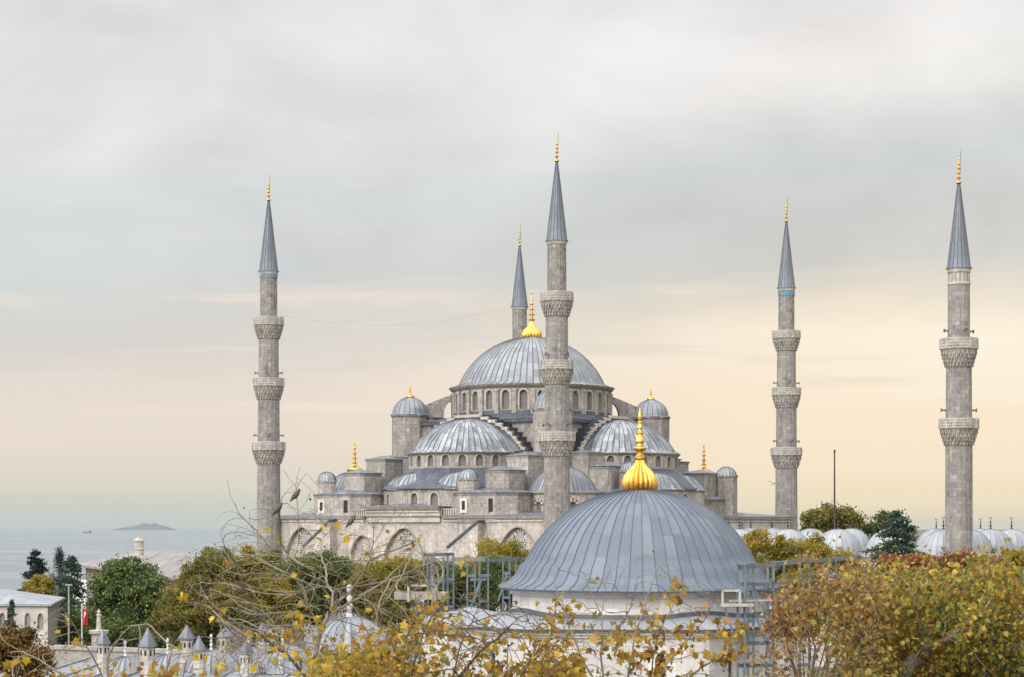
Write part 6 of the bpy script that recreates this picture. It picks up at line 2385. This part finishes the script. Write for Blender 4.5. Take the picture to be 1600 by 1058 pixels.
polysF = [
    T([(1440, 2200), (1415, 1300), (1395, 1100), (1415, 1050), (1440, 1012), (1452, 992)], 46.2),
    T([(1446, 1012), (1462, 1004), (1480, 998), (1498, 986), (1509, 972), (1513, 962)], 46.2, 45.2),
    T([(1452, 992), (1438, 972), (1428, 950), (1420, 925), (1400, 900)], 46.2, 46.0),
    T([(1405, 1100), (1395, 1010), (1400, 960), (1398, 920)], 48.0, 47.0),
    T([(1425, 1300), (1520, 1080), (1545, 1000), (1560, 940), (1550, 895)], 48.0, 49.0),
    T([(1425, 1300), (1600, 1100), (1640, 980)], 48.0, 49.0),
    T([(1455, 992), (1480, 950), (1490, 910)], 48.0, 49.0),
]
att = region_attr([(1330, 1120), (1330, 960), (1340, 910), (1362, 885), (1376, 905), (1394, 874), (1412, 908), (1448, 880), (1470, 918), (1500, 898), (1536, 858), (1552, 905), (1580, 872), (1598, 900), (1640, 880), (1640, 1120)], 1300, 45.9, 53.0, rg)
cut = [(1395, 955), (1530, 945), (1530, 1015), (1395, 1058)]
densF = lambda x, y: 0.10 + max(0, min(1.0, (y - 870) / 50.0)) * (0.55 if (1425 < x < 1520 and 962 < y < 1020) else 1.0)
syF = sycamore('big yellow and green sycamore crown with a bent mottled limb, lower right', polysF, att, (P(1440, 0, 48).x, 48.0, 0), 0.24, 0.28, 0.008, M['leaf_syc_green'], 33000, 0.13, M['bark_pale'], 36, infl=1.9, spread=0.30, rmax=0.20, dens=densF, clusters=(2, 7))

rootF = [o for o in bpy.data.objects if o.type == 'EMPTY' and str(o.get('label', '')).startswith('big yellow and green')][0]
mb = MB()
mb.tube(T([(1375, 1180), (1397, 1090), (1415, 1048), (1434, 1020), (1450, 1004)], 46.6, 46.4), [.24, .20, .17, .15, .11], 9)
mb.tube(T([(1434, 1020), (1448, 1012), (1459, 1011), (1470, 1004), (1484, 997), (1497, 986), (1506, 975), (1509, 964)], 46.4, 45.9), [.14, .10, .09, .085, .085, .075, .065, .045], 8)
mb.tube(T([(1446, 1008), (1439, 982), (1430, 955), (1424, 930), (1412, 905)], 46.5, 46.9), [.11, .09, .07, .05, .02], 7)
mb.tube(T([(1470, 1004), (1476, 985), (1478, 965)], 46.2, 46.4), [.04, .03, .01], 5)
mb.tube(T([(1497, 987), (1512, 985), (1522, 975)], 46.0, 46.1), [.035, .025, .01], 5)
mb.build('limb', mat_plain('bark_mottled', (0.24, 0.215, 0.18), 0.9, 0, 0.5, 4, (0.08, 0.07, 0.055)), rootF)

# ------------------------------------------------------------------ birds
def perched_bird(px, py, Y, label, face=1, size=0.21):
    p = P(px, py, Y)
    mb = MB()
    k = size
    spine = [(-0.60, -0.58, .05), (-0.42, -0.34, .12), (-0.20, -0.08, .25), (0.0, 0.14, .29), (0.16, 0.36, .24), (0.24, 0.50, .17), (0.30, 0.60, .165), (0.38, 0.62, .11), (0.44, 0.60, .03)]
    mb.tube([p + Vector((face * a * k, 0, b * k)) for a, b, _ in spine], [c * k for _, _, c in spine], 8)
    o = mb.build('bird', mat_plain('bird_feathers', (0.055, 0.042, 0.038), 0.7, 0, 0.4, 20, (0.10, 0.08, 0.07)) if 'bird_feathers' not in bpy.data.materials else bpy.data.materials['bird_feathers'], None, 60, origin=p)
    tag(o, label, 'bird', 'birds perched on the bare sycamore')
    b = MB()
    h = p + Vector((face * .44 * k, 0, .56 * k))
    b.tube([h, h + Vector((face * .17 * k, 0, -.03 * k))], [.035 * k, .004 * k], 5)
    b.build('beak', M['bark_dark'], o)
    t = MB()
    for s in (-1, 1):
        q = p + Vector((face * -.05 * k, s * .06 * k, -.08 * k))
        t.tube([q, q + Vector((face * .05 * k, 0, -.24 * k)), q + Vector((face * .12 * k, 0, -.27 * k))], [.02 * k, .015 * k, .012 * k], 4)
    t.build('legs', M['bark_dark'], o)
    wv = MB()
    for s in (-1, 1):
        wv.tube([p + Vector((face * a * k, s * w_ * k, b * k)) for a, b, w_ in ((.14, .2, .17), (-.1, .02, .2), (-.35, -.2, .12), (-.55, -.36, .03))], [.06 * k, .10 * k, .06 * k, .015 * k], 6)
    wv.build('wings', bpy.data.materials['bird_feathers'], o)


perched_bird(462.5, 775, 23.5, 'dark bird on the highest bare twig right of the left minaret', 1, 0.125)
perched_bird(434.5, 797, 22.7, 'dark bird perched at the edge of the left minaret shaft', 1, 0.125)
perched_bird(549, 816, 23.3, 'dark bird perched in front of the mosque wall', 1, 0.12)
# twigs under them
p = P(1208, 756, 150)
mb = MB()
mb.tube([p + Vector((-.12, 0, -.05)), p + Vector((-.04, 0, 0)), p + Vector((.12, 0, .02)), p + Vector((.2, 0, 0))], [.02, .06, .05, .01], 6)
gull = mb.build('gull', mat_plain('gull_feathers', (0.30, 0.29, 0.28), 0.7), None, origin=p)
tag(gull, 'tiny gull flying in the open sky left of the right hand minaret', 'bird')
for s in (-1, 1):
    w = MB()
    a = p + Vector((s * .03, 0, .03)); b_ = p + Vector((s * .24, 0.05, .22)); c = p + Vector((s * .50, 0.1, .12))
    w.tube([a, b_, c], [.05, .035, .008], 5)
    w.build('wing', bpy.data.materials['gull_feathers'], gull)
